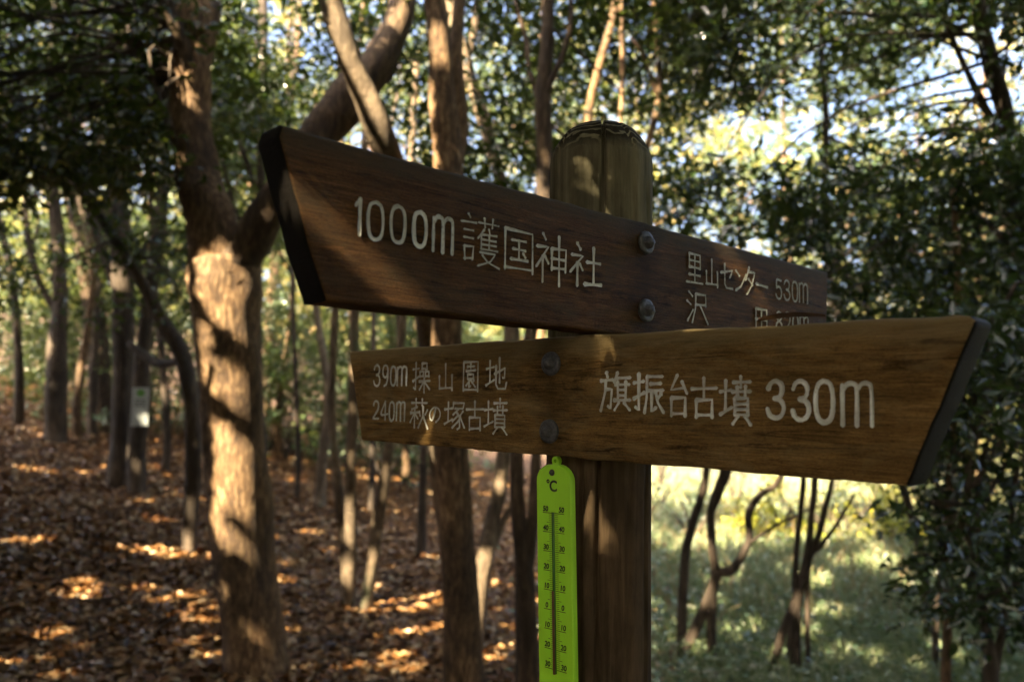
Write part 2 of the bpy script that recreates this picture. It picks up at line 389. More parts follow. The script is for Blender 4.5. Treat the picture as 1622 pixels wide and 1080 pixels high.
PL_low = Plane(-hdir(-413, 614), 0.085, 1.45)
PL_up = Plane(hdir(2132, 653), 0.0655, 1.55)
PL_th = Plane(-hdir(-413, 614), 0.072, 1.30)

sign = empty('signpost', (AX[0], AX[1], ground_z(*AX)), 'round wooden trail signpost with two carved direction boards crossing on it', 'signpost')
sign_inv = Matrix.Translation(-Vector(sign.location))
def post_mesh():
    base = float(ground_z(*AX)) - 0.15
    ztop = P(951, 190, POST_D - 0.02)[2]
    zs = list(np.arange(base, ztop - 0.05, 0.012)) + [ztop - 0.046, ztop - 0.040, ztop - 0.034, ztop - 0.027, ztop - 0.020, ztop - 0.013, ztop - 0.007, ztop - 0.003, ztop - 0.001]
    prof = {-9: 1.0, -8: 0.985, -7: 0.96, -6: 0.91, -5: 0.84, -4: 0.76, -3: 0.67, -2: 0.57, -1: 0.30}
    sides = 120; V = []; nz = len(zs)
    tocam = math.atan2(-AX[1], -AX[0])
    for k, z in enumerate(zs):
        f = prof.get(k - nz, 1.0)
        for s_ in range(sides):
            a = 2 * math.pi * s_ / sides; r = POST_R * f
            r *= 1 + 0.006 * math.sin(3 * a + 1) + 0.004 * math.sin(9 * a + z * 9) + 0.003 * math.sin(17 * a + 2 * math.sin(z * 6))
            # the long drying cracks
            for ca, wd, dp, z0, z1 in ((tocam + 0.03, 0.032, 0.016, 0.2, 9), (tocam - 0.30, 0.035, 0.017, 0.0, 1.42), (tocam + 0.62, 0.03, 0.003, 0.4, 9), (tocam + 1.1, 0.03, 0.005, 0.1, 1.7), (tocam - 0.95, 0.03, 0.005, 1.2, 9)):
                if z0 < z < z1:
                    c = ca + 0.03 * math.sin(z * 5 + ca) + 0.01 * math.sin(z * 23)
                    d = abs((a - c + math.pi) % (2 * math.pi) - math.pi)
                    if d < wd * 1.6: r -= dp * max(0, 1 - d / (wd * 1.6)) ** 0.7
            V.append((AX[0] + r * math.cos(a), AX[1] + r * math.sin(a), z))
    Fc = [[k * sides + s_, k * sides + (s_ + 1) % sides, (k + 1) * sides + (s_ + 1) % sides, (k + 1) * sides + s_] for k in range(nz - 1) for s_ in range(sides)]
    V.append((AX[0], AX[1], ztop)); t = len(V) - 1
    Fc += [[(nz - 1) * sides + s_, (nz - 1) * sides + (s_ + 1) % sides, t] for s_ in range(sides)]
    V = [(x - AX[0], y - AX[1], z) for x, y, z in V]
    return pymesh('post', V, Fc, True)
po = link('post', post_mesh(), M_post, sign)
po.matrix_parent_inverse = sign_inv; po.location = (AX[0], AX[1], 0)

def board(plane, outline_px, thick, material, label, top_pair):
    """outline in photo pixels on the front face, clockwise from top-left"""
    uv = [plane.uv(*p) for p in outline_px]
    # subdivide, jitter
    pts = []
    for k, (a, c) in enumerate(zip(uv, uv[1:] + uv[:1])):
        L = math.dist(a, c); n = max(1, int(L / 0.012))
        for q in range(n):
            t = q / n; x = a[0] + (c[0] - a[0]) * t; z = a[1] + (c[1] - a[1]) * t
            if q: 
                z += 0.0004 * math.sin(x * 37 + k) + 0.0005 * random.uniform(-1, 1); x += 0.0005 * random.uniform(-1, 1)
            pts.append((x, z))
    n = len(pts)
    V = [(x, 0, z) for x, z in pts] + [(x, thick, z) for x, z in pts]
    Fc = [list(range(n))[::-1], [n + k for k in range(n)]] + [[k, (k + 1) % n, n + (k + 1) % n, n + k] for k in range(n)]
    me = pymesh('board', V, Fc)
    import bmesh
    bm = bmesh.new(); bm.from_mesh(me); bmesh.ops.recalc_face_normals(bm, faces=bm.faces)
    # rounded, worn arrises
    ed = [e for e in bm.edges if len(e.link_faces) == 2 and any(len(f.verts) > 8 for f in e.link_faces)]
    bmesh.ops.bevel(bm, geom=ed, offset=0.0035, segments=3, affect='EDGES', profile=0.5)
    # cut the faces into strips so that the worn rim can be stored per vertex
    bmesh.ops.triangulate(bm, faces=[f for f in bm.faces if len(f.verts) > 4])
    bm.to_mesh(me); bm.free()
    (ua, va), (ub, vb) = plane.uv(*top_pair[0]), plane.uv(*top_pair[1])
    # slice front along several lines parallel to the top edge
    bm = bmesh.new(); bm.from_mesh(me)
    slope = (vb - va) / (ub - ua); nrm = Vector((-slope, 0, 1)).normalized()
    for dd in (0.004, 0.010, 0.018, 0.03, 0.05):
        bmesh.ops.bisect_plane(bm, geom=bm.verts[:] + bm.edges[:] + bm.faces[:], plane_co=Vector((ua, 0, va)) - nrm * dd, plane_no=nrm)
    bm.to_mesh(me); bm.free()
    at = me.attributes.new('rim', 'FLOAT', 'POINT')
    for v in me.vertices:
        top = va + (v.co.x - ua) * slope; d = top - v.co.z
        at.data[v.index].value = max(0.0, 1 - d / 0.036)
    ae = me.attributes.new('endgrain', 'FLOAT', 'FACE')
    for p in me.polygons:
        p.use_smooth = abs(p.normal.y) < 0.98; ae.data[p.index].value = 1.0 if abs(p.normal.x) > 0.62 else 0.0
    o = link('board', me, material, sign); o.matrix_parent_inverse = sign_inv; o.matrix_world = sign_inv.inverted() @ Matrix.Identity(4)
    o.matrix_parent_inverse = Matrix.Identity(4); o.matrix_basis = sign_inv @ plane.M
    tag(o, label); return o
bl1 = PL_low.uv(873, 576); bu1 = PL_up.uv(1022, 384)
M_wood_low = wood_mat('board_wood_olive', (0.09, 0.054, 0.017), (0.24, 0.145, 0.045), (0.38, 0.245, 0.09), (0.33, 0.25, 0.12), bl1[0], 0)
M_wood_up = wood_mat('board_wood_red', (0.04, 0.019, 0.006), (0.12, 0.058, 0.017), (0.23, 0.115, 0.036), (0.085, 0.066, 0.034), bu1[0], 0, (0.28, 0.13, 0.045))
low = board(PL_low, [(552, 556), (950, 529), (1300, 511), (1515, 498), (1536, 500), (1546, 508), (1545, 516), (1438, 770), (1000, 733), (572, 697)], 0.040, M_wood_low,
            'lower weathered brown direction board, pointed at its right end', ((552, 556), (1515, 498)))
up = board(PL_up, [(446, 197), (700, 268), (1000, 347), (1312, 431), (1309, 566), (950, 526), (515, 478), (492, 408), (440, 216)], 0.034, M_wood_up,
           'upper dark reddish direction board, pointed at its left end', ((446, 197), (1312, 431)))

# bolts
def bolt_mesh(R):
    """dished washer and domed square bolt head; local Y points into the board"""
    V = []; Fc = []; S_ = 28
    prof = [(R, 0.004), (R, -0.001), (R * 0.96, -0.0030), (R * 0.72, -0.0035), (R * 0.55, -0.0030), (R * 0.50, -0.0030), (R * 0.47, -0.0075), (R * 0.38, -0.0095), (R * 0.2, -0.0108)]
    for k, (r, y) in enumerate(prof):
        for s_ in range(S_):
            a = 2 * math.pi * s_ / S_
            rr = r
            if 5 <= k: # squarish head
                rr = r * (1 + 0.10 * math.cos(4 * a))
            V.append((rr * math.cos(a), y, rr * math.sin(a)))
    for k in range(len(prof) - 1):
        for s_ in range(S_):
            Fc.append([k * S_ + s_, (k + 1) * S_ + s_, (k + 1) * S_ + (s_ + 1) % S_, k * S_ + (s_ + 1) % S_])
    V.append((0, -0.0112, 0)); t = len(V) - 1; l = (len(prof) - 1) * S_
    Fc += [[l + s_, t, l + (s_ + 1) % S_] for s_ in range(S_)]
    return pymesh('bolt', V, Fc, True)
bm_ = bolt_mesh(0.0132)
for pl, o, spots in ((PL_low, low, ((874, 576), (871, 683))), (PL_up, up, ((1022, 385), (1022, 492)))):
    for s_ in spots:
        u, v = pl.uv(*s_); q = link('bolt', bm_, M_iron, o); q.location = (u, -0.0005, v); q.rotation_euler = (0, random.uniform(0, 1.5), 0)

# ------------------------------------------------------------------ carved lettering
G = {
'言': [[(2,.3),(2.4,1)],[(.3,2.1),(4,1.8)],[(1,3.5),(3.3,3.4)],[(1,5),(3.3,4.9)],[(1,6.6),(1.2,9.2)],[(1,6.6),(3.3,6.4),(3,9)],[(1.2,8.9),(3,8.7)]],
'土': [[(.3,3.4),(3.9,3)],[(2.1,1),(2.1,7.2)],[(.2,8.1),(4.1,6.6)]],
'扌': [[(.3,2.5),(3.7,2.1)],[(2,.3),(2,9.2),(.9,8.4)],[(.3,6.4),(3.8,4.9)]],
'護': ['言',[(4.5,1.7),(9.7,1.5)],[(6,.6),(6.1,2.4)],[(8,.5),(7.9,2.3)],[(5.8,2.7),(4.5,4.6)],[(5.2,3.8),(5.2,6.7)],[(7.1,2.6),(7.3,3.5)],[(5.2,3.8),(9.2,3.7)],[(5.3,4.75),(9,4.65)],[(5.3,5.7),(9,5.6)],[(5.2,6.6),(9.4,6.5)],[(7.2,3.7),(7.2,6.5)],[(5,7.4),(8.8,7.3),(7.5,8.8),(4.6,9.9)],[(5.6,7.8),(7,9),(9.9,9.9)]],
'国': [[(1,.8),(1,9.6)],[(1,.9),(9,.9),(9,9.9)],[(2.9,3),(7.2,2.9)],[(3.2,5),(6.9,4.9)],[(2.6,7.3),(7.6,7.2)],[(5,3),(5,7.2)],[(6.3,5.7),(7,6.6)],[(1,9.2),(9,9)]],
'神': [[(2.2,.4),(3,1.5)],[(.6,3),(3.9,2.8),(.3,7)],[(2.2,4.8),(2.2,9.9)],[(2.8,4.7),(4,6.1)],[(4.9,3),(4.9,7.2)],[(4.9,3),(9.2,2.8),(9.1,7.3)],[(4.9,4.9),(9,4.8)],[(4.9,6.8),(9,6.7)],[(7,.4),(7,10.3)]],
'社': [[(2.2,.4),(3.2,1.6)],[(.6,3.2),(4,3),(.2,7.2)],[(2.3,4.9),(2.3,10)],[(3,5),(4.1,6.4)],[(5.3,4.3),(9.7,4.1)],[(7.4,.6),(7.4,9.2)],[(4.7,9.4),(10,9.2)]],
'里': [[(2,.5),(2,5)],[(2,.6),(8,.5),(8,5)],[(2.2,2.7),(7.8,2.7)],[(2,4.8),(8,4.8)],[(5,.6),(5,9.5)],[(2,7.2),(8,7.1)],[(.5,9.6),(9.6,9.5)]],
'山': [[(5,.3),(5,9)],[(1.2,4.8),(1.4,9.4)],[(1.3,9.2),(9,9)],[(8.9,4.4),(8.9,9.9)]],
'セ': [[(.8,4.0),(8.8,2.6),(6.8,5.4)],[(3.5,.8),(3.5,8),(4.6,9.4),(9,9.3)]],
'ン': [[(1,1.6),(3.8,3.4)],[(1,9.2),(5,7.4),(9.2,2.4)]],
'タ': [[(4,.5),(1,5)],[(3.6,2),(8.8,1.9),(6,6.8),(2,9.9)],[(3.5,4.6),(6.8,6.5)]],
'ー': [[(.5,4.8),(9.5,5.6)]],
'沢': [[(1.2,.6),(2.8,1.8)],[(.5,3.4),(2.1,4.5)],[(.6,9.4),(3,6)],[(4.3,1),(8.8,.9),(8.8,4.4)],[(4.3,4.3),(8.8,4.2)],[(4.3,1),(4.2,5.4),(2.6,9.9)],[(6.3,4.4),(9.9,9.9)]],
'田': [[(1,1),(1,9.4)],[(1,1),(9,1),(9,9.4)],[(1,5),(9,5)],[(1,8.9),(9,8.9)],[(5,1),(5,8.9)]],
'操': ['扌',[(5.5,.5),(5.5,2.4)],[(5.5,.5),(8.2,.5),(8.2,2.4)],[(5.5,2.3),(8.2,2.3)],[(4.3,3.2),(4.3,4.9)],[(4.3,3.2),(6.2,3.2),(6.2,4.9)],[(4.3,4.8),(6.2,4.8)],[(7.4,3.2),(7.4,4.9)],[(7.4,3.2),(9.4,3.2),(9.4,4.9)],[(7.4,4.8),(9.4,4.8)],[(4,6.4),(9.9,6.3)],[(6.8,5.4),(6.8,10.2)],[(6.6,6.5),(4.2,9.2)],[(7,6.5),(9.9,9)]],
'園': [[(.8,.6),(.8,9.9)],[(.8,.6),(9.2,.6),(9.2,9.9)],[(.8,9.4),(9.2,9.4)],[(3,2.1),(7,2.1)],[(5,1.3),(5,3.3)],[(2.2,3.4),(7.8,3.3)],[(3.3,4.5),(3.3,6)],[(3.3,4.5),(6.7,4.5),(6.7,6)],[(3.3,5.9),(6.7,5.9)],[(5,6),(2.3,8.2)],[(4.1,7),(4.1,8.8),(5,8.2)],[(6.9,6.5),(5.7,7.2)],[(5,6.2),(7.8,8.6)]],
'地': ['土',[(4.2,5),(9,3.4),(8.8,6.2),(7.9,6)],[(6.6,.3),(6.6,7.4)],[(5,2.6),(5,8),(5.8,9.2),(9.3,9.2),(9.8,7.4)]],
'萩': [[(.8,1.6),(9.2,1.5)],[(3.3,.3),(3.4,2.5)],[(6.7,.3),(6.6,2.5)],[(4,2.9),(1,3.8)],[(.4,5),(4.8,4.8)],[(2.7,3.4),(2.7,9.9)],[(2.6,5),(.3,8.2)],[(2.9,5.2),(4.4,6.8)],[(5.3,4.4),(5.8,5.9)],[(9.5,3.9),(8.4,5.5)],[(7.3,2.9),(7.2,6),(4.8,9.9)],[(7.3,6),(9.9,9.9)]],
'の': [[(5.6,2),(4.4,5.6),(2.8,8.5),(1.3,7.8),(.9,5.4),(2.2,3),(4.6,1.7),(7.5,2.2),(9.1,4.6),(8.4,7.4),(5.8,9.5)]],
'塚': ['土',[(4.7,1.2),(4.4,2.9)],[(4.7,1.3),(9.7,1.2),(9.2,2.7)],[(5.2,3.1),(9,3)],[(7.1,3.1),(4.4,5.2)],[(6,4),(7.6,5.8),(7.7,9),(6.5,9.7)],[(6.9,5.2),(4.2,7.2)],[(7.4,6.6),(4.1,9.3)],[(9.1,3.9),(7.6,5.3)],[(7.6,5.4),(9.9,9)]],
'古': [[(.5,3),(9.6,2.8)],[(5,.3),(5,5.6)],[(2.2,5.7),(2.2,9.9)],[(2.2,5.7),(7.9,5.6),(7.9,9.8)],[(2.2,9.3),(7.9,9.2)]],
'墳': ['土',[(4.4,1.5),(9.8,1.4)],[(7,.2),(7,2.6)],[(4.2,3.4),(9.9,3.3)],[(5.8,2.4),(5.9,4.2)],[(8.3,2.3),(8.2,4.2)],[(5,4.7),(5,8.1)],[(5,4.7),(9,4.7),(9,8.1)],[(5,5.85),(9,5.85)],[(5,6.95),(9,6.95)],[(5,8),(9,8)],[(6,8.2),(4.2,10)],[(8,8.2),(9.9,10)]],
'旗': [[(2.2,.3),(2.5,1.4)],[(.2,2.3),(4.4,2)],[(2,2.2),(1.8,5),(.3,9.8)],[(1.9,4.5),(3.9,4.4),(3.6,9.2),(2.7,8.6)],[(5.8,.3),(4.7,2.7)],[(5.4,1.7),(9.9,1.6)],[(5,3.4),(9.7,3.3)],[(6,2.6),(6,7.2)],[(8.5,2.6),(8.5,7.2)],[(6,4.6),(8.5,4.6)],[(6,5.9),(8.5,5.9)],[(4.7,7.2),(9.9,7.1)],[(6.4,7.7),(4.8,9.6)],[(8,7.7),(9.8,9.5)]],
'振': ['扌',[(4.6,1),(9.6,.9)],[(4.7,1),(4.6,6),(3.8,9.8)],[(5.7,2.7),(9,2.7)],[(5,4.4),(9.8,4.3)],[(6.2,4.4),(6.2,9.4),(7.5,8.4)],[(9.3,5.2),(7.8,6.6)],[(7.3,4.6),(8.2,7.4),(9.9,9.6)]],
'台': [[(4.8,.3),(2,3.7),(7.4,3.3)],[(6.6,1.8),(8.7,4.5)],[(2.2,5.6),(2.2,9.9)],[(2.2,5.6),(8,5.5),(8,9.8)],[(2.2,9.3),(8,9.2)]],
'0': [[(5,.4),(2.6,1.2),(1.6,3.4),(1.6,6.6),(2.6,9),(5,9.8),(7.4,9),(8.4,6.6),(8.4,3.4),(7.4,1.2),(5,.4)]],
'1': [[(2.6,2.4),(5.4,.4)],[(5.4,.4),(5.4,9.8)]],
'2': [[(1.8,2.8),(2.8,1),(5,.4),(7.4,1.2),(8,3),(7.2,5),(4,7.6),(1.6,9.6)],[(1.6,9.6),(8.6,9.5)]],
'3': [[(1.8,2.4),(3,.9),(5.2,.4),(7.4,1.3),(7.8,2.9),(6.8,4.3),(4.4,4.8)],[(4.4,4.8),(7.2,5.4),(8.4,7.2),(7.4,9.1),(5,9.8),(2.6,9.1),(1.5,7.4)]],
'4': [[(6.2,.4),(1.4,6.8),(9,6.7)],[(6.4,.4),(6.4,9.8)]],
'5': [[(8,.6),(2.6,.6),(2.3,4.6)],[(2.3,4.6),(5,3.8),(7.6,4.8),(8.3,6.8),(7.4,9),(5,9.8),(2.6,9.2),(1.6,7.8)]],
'8': [[(5,.4),(2.6,1.4),(2.6,3.6),(5,4.8),(7.6,6),(8.2,7.8),(7,9.4),(5,9.8),(3,9.4),(1.8,7.8),(2.4,6),(5,4.8),(7.4,3.6),(7.4,1.4),(5,.4)]],
'9': [[(7.8,3.4),(6.6,5.4),(4.4,5.8),(2.4,4.8),(1.8,2.9),(2.8,1),(5,.4),(7.2,1.1),(8,3.2),(8,6),(6.6,8.8),(3.4,9.8)]],
'm': [[(.8,.8),(.8,9.8)],[(.8,2.2),(2.2,.7),(4,.6),(5,2),(5,9.8)],[(5,2.2),(6.4,.7),(8.2,.6),(9.3,2),(9.3,9.8)]],
}
def strokes(ch):
    out = []
    for s_ in G[ch]:
        out += strokes(s_) if isinstance(s_, str) else [s_]
    return out
def lettering(plane, parent, material, glyphs, wpx, name='lettering'):
    """glyphs: (char, x0, y0, x1, y1) pixel box on the board, y measured at the glyph's own middle"""
    V = []; Fc = []
    for ch, x0, y0, x1, y1 in glyphs:
        cx, cyy = (x0 + x1) / 2, (y0 + y1) / 2
        uc, vc = plane.uv(cx, cyy); ul, _ = plane.uv(x0, cyy); ur, _ = plane.uv(x1, cyy)
        _, vt = plane.uv(cx, y0); _, vb = plane.uv(cx, y1)
        sx = (ur - ul) / 10; sz = (vt - vb) / 10
        # pen width in metres
        pw = wpx * (vt - vb) / (y1 - y0)
        digit = ch in '0123456789m'
        for st in strokes(ch):
            pts = np.array([(uc + (x - 5) * sx, vc - (y - 5) * sz) for x, y in st])
            pts += rng.normal(0, 0.05, pts.shape) * sx
            smooth_ = digit or ch == 'の'
            q = catmull(pts, 5) if smooth_ and len(pts) > 2 else np.vstack([np.linspace(pts[a], pts[a + 1], 5)[:-1] for a in range(len(pts) - 1)] + [pts[-1:]])
            if not smooth_ and len(q) > 4:   # a slight bow
                pass
            T = norm(np.gradient(q, axis=0)); Nn = np.column_stack([-T[:, 1], T[:, 0]])
            L = np.linspace(0, 1, len(q))
            if digit: w = 0.9 + 0.10 * np.sin(L * 9 + rng.uniform(0, 6))
            else: w = 1.28 - 0.62 * np.sin(np.pi * np.clip(L * 0.92 + 0.05, 0, 1)) ** 0.8 * 0.75 - 0.25 * L
            w = w * pw * 0.5 * (1.5 if digit else 1.3) * rng.uniform(0.82, 1.1) * (1 + rng.normal(0, 0.06, len(q)))
            # rounded ends
            q = np.vstack([q[0] - T[0] * w[0] * 0.7, q, q[-1] + T[-1] * w[-1] * 0.7]); Nn = np.vstack([Nn[:1], Nn, Nn[-1:]]); w = np.concatenate([[w[0] * 0.35], w, [w[-1] * 0.35]])
            b0 = len(V); jig = rng.uniform(0, 0.00015)
            for c, nn, ww in zip(q, Nn, w):
                V += [(c[0] + nn[0] * ww, -0.0010 - jig, c[1] + nn[1] * ww), (c[0], -0.00012 - jig, c[1]), (c[0] - nn[0] * ww, -0.0010 - jig, c[1] - nn[1] * ww)]
            for k in range(len(q) - 1):
                a = b0 + k * 3
                Fc += [[a, a + 1, a + 4, a + 3], [a + 1, a + 2, a + 5, a + 4]]
    me = pymesh(name, V, Fc)
    return link(name, me, material, parent)
lettering(PL_low, low, M_paint, [('旗',951,588,999,652),('振',1003,590,1052,655),('台',1056,592,1094,660),('古',1094,596,1138,662),('墳',1140,594,1190,672)], 5.0)
lettering(PL_low, low, M_paint, [('3',1211,601,1248,663),('3',1250,601,1288,666),('0',1287,600,1326,670),('m',1331,603,1385,676)], 6.0)
lettering(PL_low, low, M_paint, [('3',591,577,605,612),('9',605,577,618,612),('0',618,579,630,611),('m',629,579,646,611)], 2.8)
lettering(PL_low, low, M_paint, [('操',654,573,682,621),('山',694,575,720,618),('園',733,570,760,620),('地',770,565,804,620)], 3.3)
lettering(PL_low, low, M_paint_dim, [('2',590,634,603,664),('4',603,634,616,666),('0',616,635,627,667),('m',628,635,643,667)], 2.8)
lettering(PL_low, low, M_paint, [('萩',650,630,679,678),('の',680,640,700,670),('塚',704,632,737,681),('古',738,634,768,682),('墳',767,630,804,687)], 3.3)
lettering(PL_up, up, M_paint, [('1',556,312,580,374),('0',577,318,611,381),('0',614,324,645,386),('0',650,334,678,392)], 5.2)
lettering(PL_up, up, M_paint_dim, [('m',683,342,718,402)], 4.6)
lettering(PL_up, up, M_paint_dim, [('護',728,340,792,422)], 3.0)
lettering(PL_up, up, M_paint_dim, [('国',794,360,848,432)], 4.0)
lettering(PL_up, up, M_paint, [('神',847,370,900,450),('社',902,386,952,454)], 4.6)
lettering(PL_up, up, M_paint_dim, [('里',1085,400,1114,450),('山',1115,410,1138,454),('セ',1139,416,1162,459),('ン',1163,424,1182,464),('タ',1178,422,1197,467),('ー',1196,436,1216,468)], 3.4)
lettering(PL_up, up, M_paint_dim, [('5',1226,442,1239,474),('3',1239,443,1252,476),('0',1252,445,1264,478),('m',1264,448,1279,480)], 2.5)
lettering(PL_up, up, M_paint_dim, [('沢',1086,461,1121,512),('田',1194,486,1216,526)], 3.4)
lettering(PL_up, up, M_paint_dim, [('8',1226,492,1240,526),('2',1240,494,1253,528),('0',1253,497,1265,530),('m',1265,500,1280,532)], 2.5)

# ------------------------------------------------------------------ thermometer
th_c = PL_th.uv(881, 747)
therm = empty('thermometer', PL_th.O + PL_th.e * th_c[0] + np.array([0, 0, th_c[1]]), 'lime green wall thermometer in degrees Celsius hanging on the post under the boards', 'thermometer')
u0, v0 = PL_th.uv(877, 735); u1, v1 = PL_th.uv(864, 1080)
lean = math.atan2((u1 - u0), (v0 - v1))
Mth = PL_th.M @ Matrix.Translation((u0, 0, v0)) @ Matrix.Rotation(lean, 4, 'Y')
therm.matrix_world = Mth
W = (PL_th.uv(905, 800)[0] - PL_th.uv(850, 800)[0])
HT = (v0 - v1) * 1.11
def therm_body():
    hw = W / 2; R = hw * 0.86; pts = []
    for a in np.linspace(0, math.pi, 15): pts.append((math.cos(a) * R * 1.0 + (hw - R) * np.sign(round(math.cos(a), 5)), -R * 0.80 + math.sin(a) * R * 0.80))
    pts.append((-hw, -HT + 0.006)); pts.append((-hw + 0.006, -HT)); pts.append((hw - 0.006, -HT)); pts.append((hw, -HT + 0.006))
    n = len(pts)
    V = [(x * 0.955, -0.0015, z * 0.996 - 0.0006) for x, z in pts] + [(x, 0.0002, z) for x, z in pts] + [(x, 0.0055, z) for x, z in pts]
    Fc = [list(range(n)), [2 * n + k for k in range(n)][::-1]]
    for l in (0, n):
        Fc += [[l + (k + 1) % n, l + k, l + n + k, l + n + (k + 1) % n] for k in range(n)]
    me = pymesh('body', V, Fc); return me
import bmesh
def fixn(me):
    bm = bmesh.new(); bm.from_mesh(me); bmesh.ops.recalc_face_normals(bm, faces=bm.faces); bm.to_mesh(me); bm.free(); return me
link('body', fixn(therm_body()), M_green, therm)
def boxm(bm, x0, x1, y0, y1, z0, z1, slant=0.0):
    vs = [bm.verts.new((x, y, z + slant * (x - x0))) for x in (x0, x1) for y in (y0, y1) for z in (z0, z1)]
    for f in ((0, 1, 3, 2), (4, 6, 7, 5), (0, 4, 5, 1), (2, 3, 7, 6), (0, 2, 6, 4), (1, 5, 7, 3)): bm.faces.new([vs[i_] for i_ in f])
def th_v(py):   # photo row -> distance down the thermometer
    return (v0 - PL_th.uv(876, py)[1])
z50 = th_v(812); z30 = th_v(1058); per = (z30 - z50) / 80.0
bm = bmesh.new()
for d in range(0, 81):
    z = -(z50 + per * d); big = d % 10 == 0; mid_ = d % 5 == 0
    for sgn in (-1, 1):
        Lk = 0.0135 if big else (0.0078 if mid_ else 0.0045)
        x0 = 0.0022; a, b_ = (x0, x0 + Lk) if sgn > 0 else (-x0 - Lk, -x0)
        boxm(bm, a, b_, -0.00185, -0.00152, z - 0.00018 * (1.6 if big else 1), z + 0.00018 * (1.6 if big else 1))
me = bpy.data.meshes.new('scale_marks'); bm.to_mesh(me); bm.free(); link('scale_marks', me, M_ink, therm)
# the capillary tube and its stopper
th_t = [((0, -0.0022, -z50 + 0.001), 0), ((0, -0.0022, -z30 - 0.004), 0)]
me = tube_mesh('capillary_tube', [([t[0] for t in th_t], [0.0017, 0.0017])], 10, 8, 0.0); link('capillary_tube', me, M_tube, therm)
me = tube_mesh('liquid_column', [([(0, -0.0040, -z50 - per * 40), (0, -0.0040, -z30 - 0.004)], [0.0004, 0.0004])], 6, 2, 0.0); link('liquid_column', me, plain('red_liquid', (0.12, 0.05, 0.03), 0.3), therm)
def text_mesh(s_, size, shear=0.0, bold=0.0):
    c = bpy.data.curves.new('text', 'FONT'); c.body = s_; c.size = size; c.align_x = 'CENTER'; c.align_y = 'CENTER'; c.shear = shear; c.offset = bold; c.extrude = 0.0001
    o = bpy.data.objects.new('tmp', c); COL.objects.link(o)
    dg = bpy.context.evaluated_depsgraph_get(); me = bpy.data.meshes.new_from_object(o.evaluated_get(dg)); bpy.data.objects.remove(o); bpy.data.curves.remove(c)
    me.transform(Matrix.Rotation(math.pi / 2, 4, 'X')); me.name = 'numeral'; me.materials.clear(); return me
cache = {}
for k, s_ in enumerate(['50', '40', '30', '20', '10', '0', '10', '20', '30']):
    if s_ not in cache: cache[s_] = text_mesh(s_, 0.0078, 0.12, 0.00022)
    for sgn in (-1, 1):
        o = link('numeral', cache[s_], M_ink, therm); o.location = (sgn * 0.0118, -0.0018, -(z50 + per * 10 * k) + 0.0040)
o = link('degree_letter', text_mesh('C', 0.0165, 0, 0.0004), M_ink, therm); o.location = (0.0005, -0.0018, -th_v(770))
o = link('degree_ring', text_mesh('°', 0.014, 0, 0.0003), M_ink, therm); o.location = (-0.0072, -0.0018, -th_v(768))
# hanger eye and screw
bm = bmesh.new(); mm = Matrix.Translation((0.0015, 0.003, 0.0035)) @ Matrix.Rotation(math.pi / 2, 4, 'X')
th = [bm.verts.new((0.0015 + r * math.cos(a), y, 0.0035 + r * math.sin(a))) for y in (0.001, 0.006) for r in (0.0052, 0.0022) for a in np.linspace(0, 2 * math.pi, 16, endpoint=False)]
for k in range(16):
    k2 = (k + 1) % 16
    for q in ((k, k2, 16 + k2, 16 + k), (32 + k, 48 + k, 48 + k2, 32 + k2), (k, 32 + k, 32 + k2, k2), (16 + k, 16 + k2, 48 + k2, 48 + k)): bm.faces.new([th[i_] for i_ in q])
me = bpy.data.meshes.new('hanging_eye'); bm.to_mesh(me); bm.free(); link('hanging_eye', me, M_green, therm)
sc_ = link('screw', bolt_mesh(0.0035), M_iron, therm); sc_.location = (-0.001, -0.0015, -th_v(748)); sc_.scale = (1, 0.4, 1)

# dry leaf lying on the lower board
lp = PL_low.uv(1240, 509)
lf = []
for t in np.linspace(0, 1, 9):
    w = math.sin(math.pi * t ** 0.8) * 0.009 + 0.0004
    lf.append((t, w))
V = []; Fc = []
for k, (t, w) in enumerate(lf):
    x = (t - 0.5) * 0.062
    V += [(x, 0.012 - w, 0.0035 + 0.0035 * math.sin(t * 3)), (x, 0.012, 0.0015 + 0.002 * math.sin(t * 3)), (x, 0.012 + w, 0.005 + 0.002 * math.sin(t * 5))]
for k in range(8):
    a = k * 3; Fc += [[a, a + 1, a + 4, a + 3], [a + 1, a + 2, a + 5, a + 4]]
o = link('fallen_leaf', pymesh('fallen_leaf', V, Fc, True), M_deadleaf)
o.matrix_world = PL_low.M @ Matrix.Translation((lp[0], 0.002, lp[1] + 0.0012)); tag(o, 'single dry tan leaf lying on the top edge of the lower signboard', 'leaf')

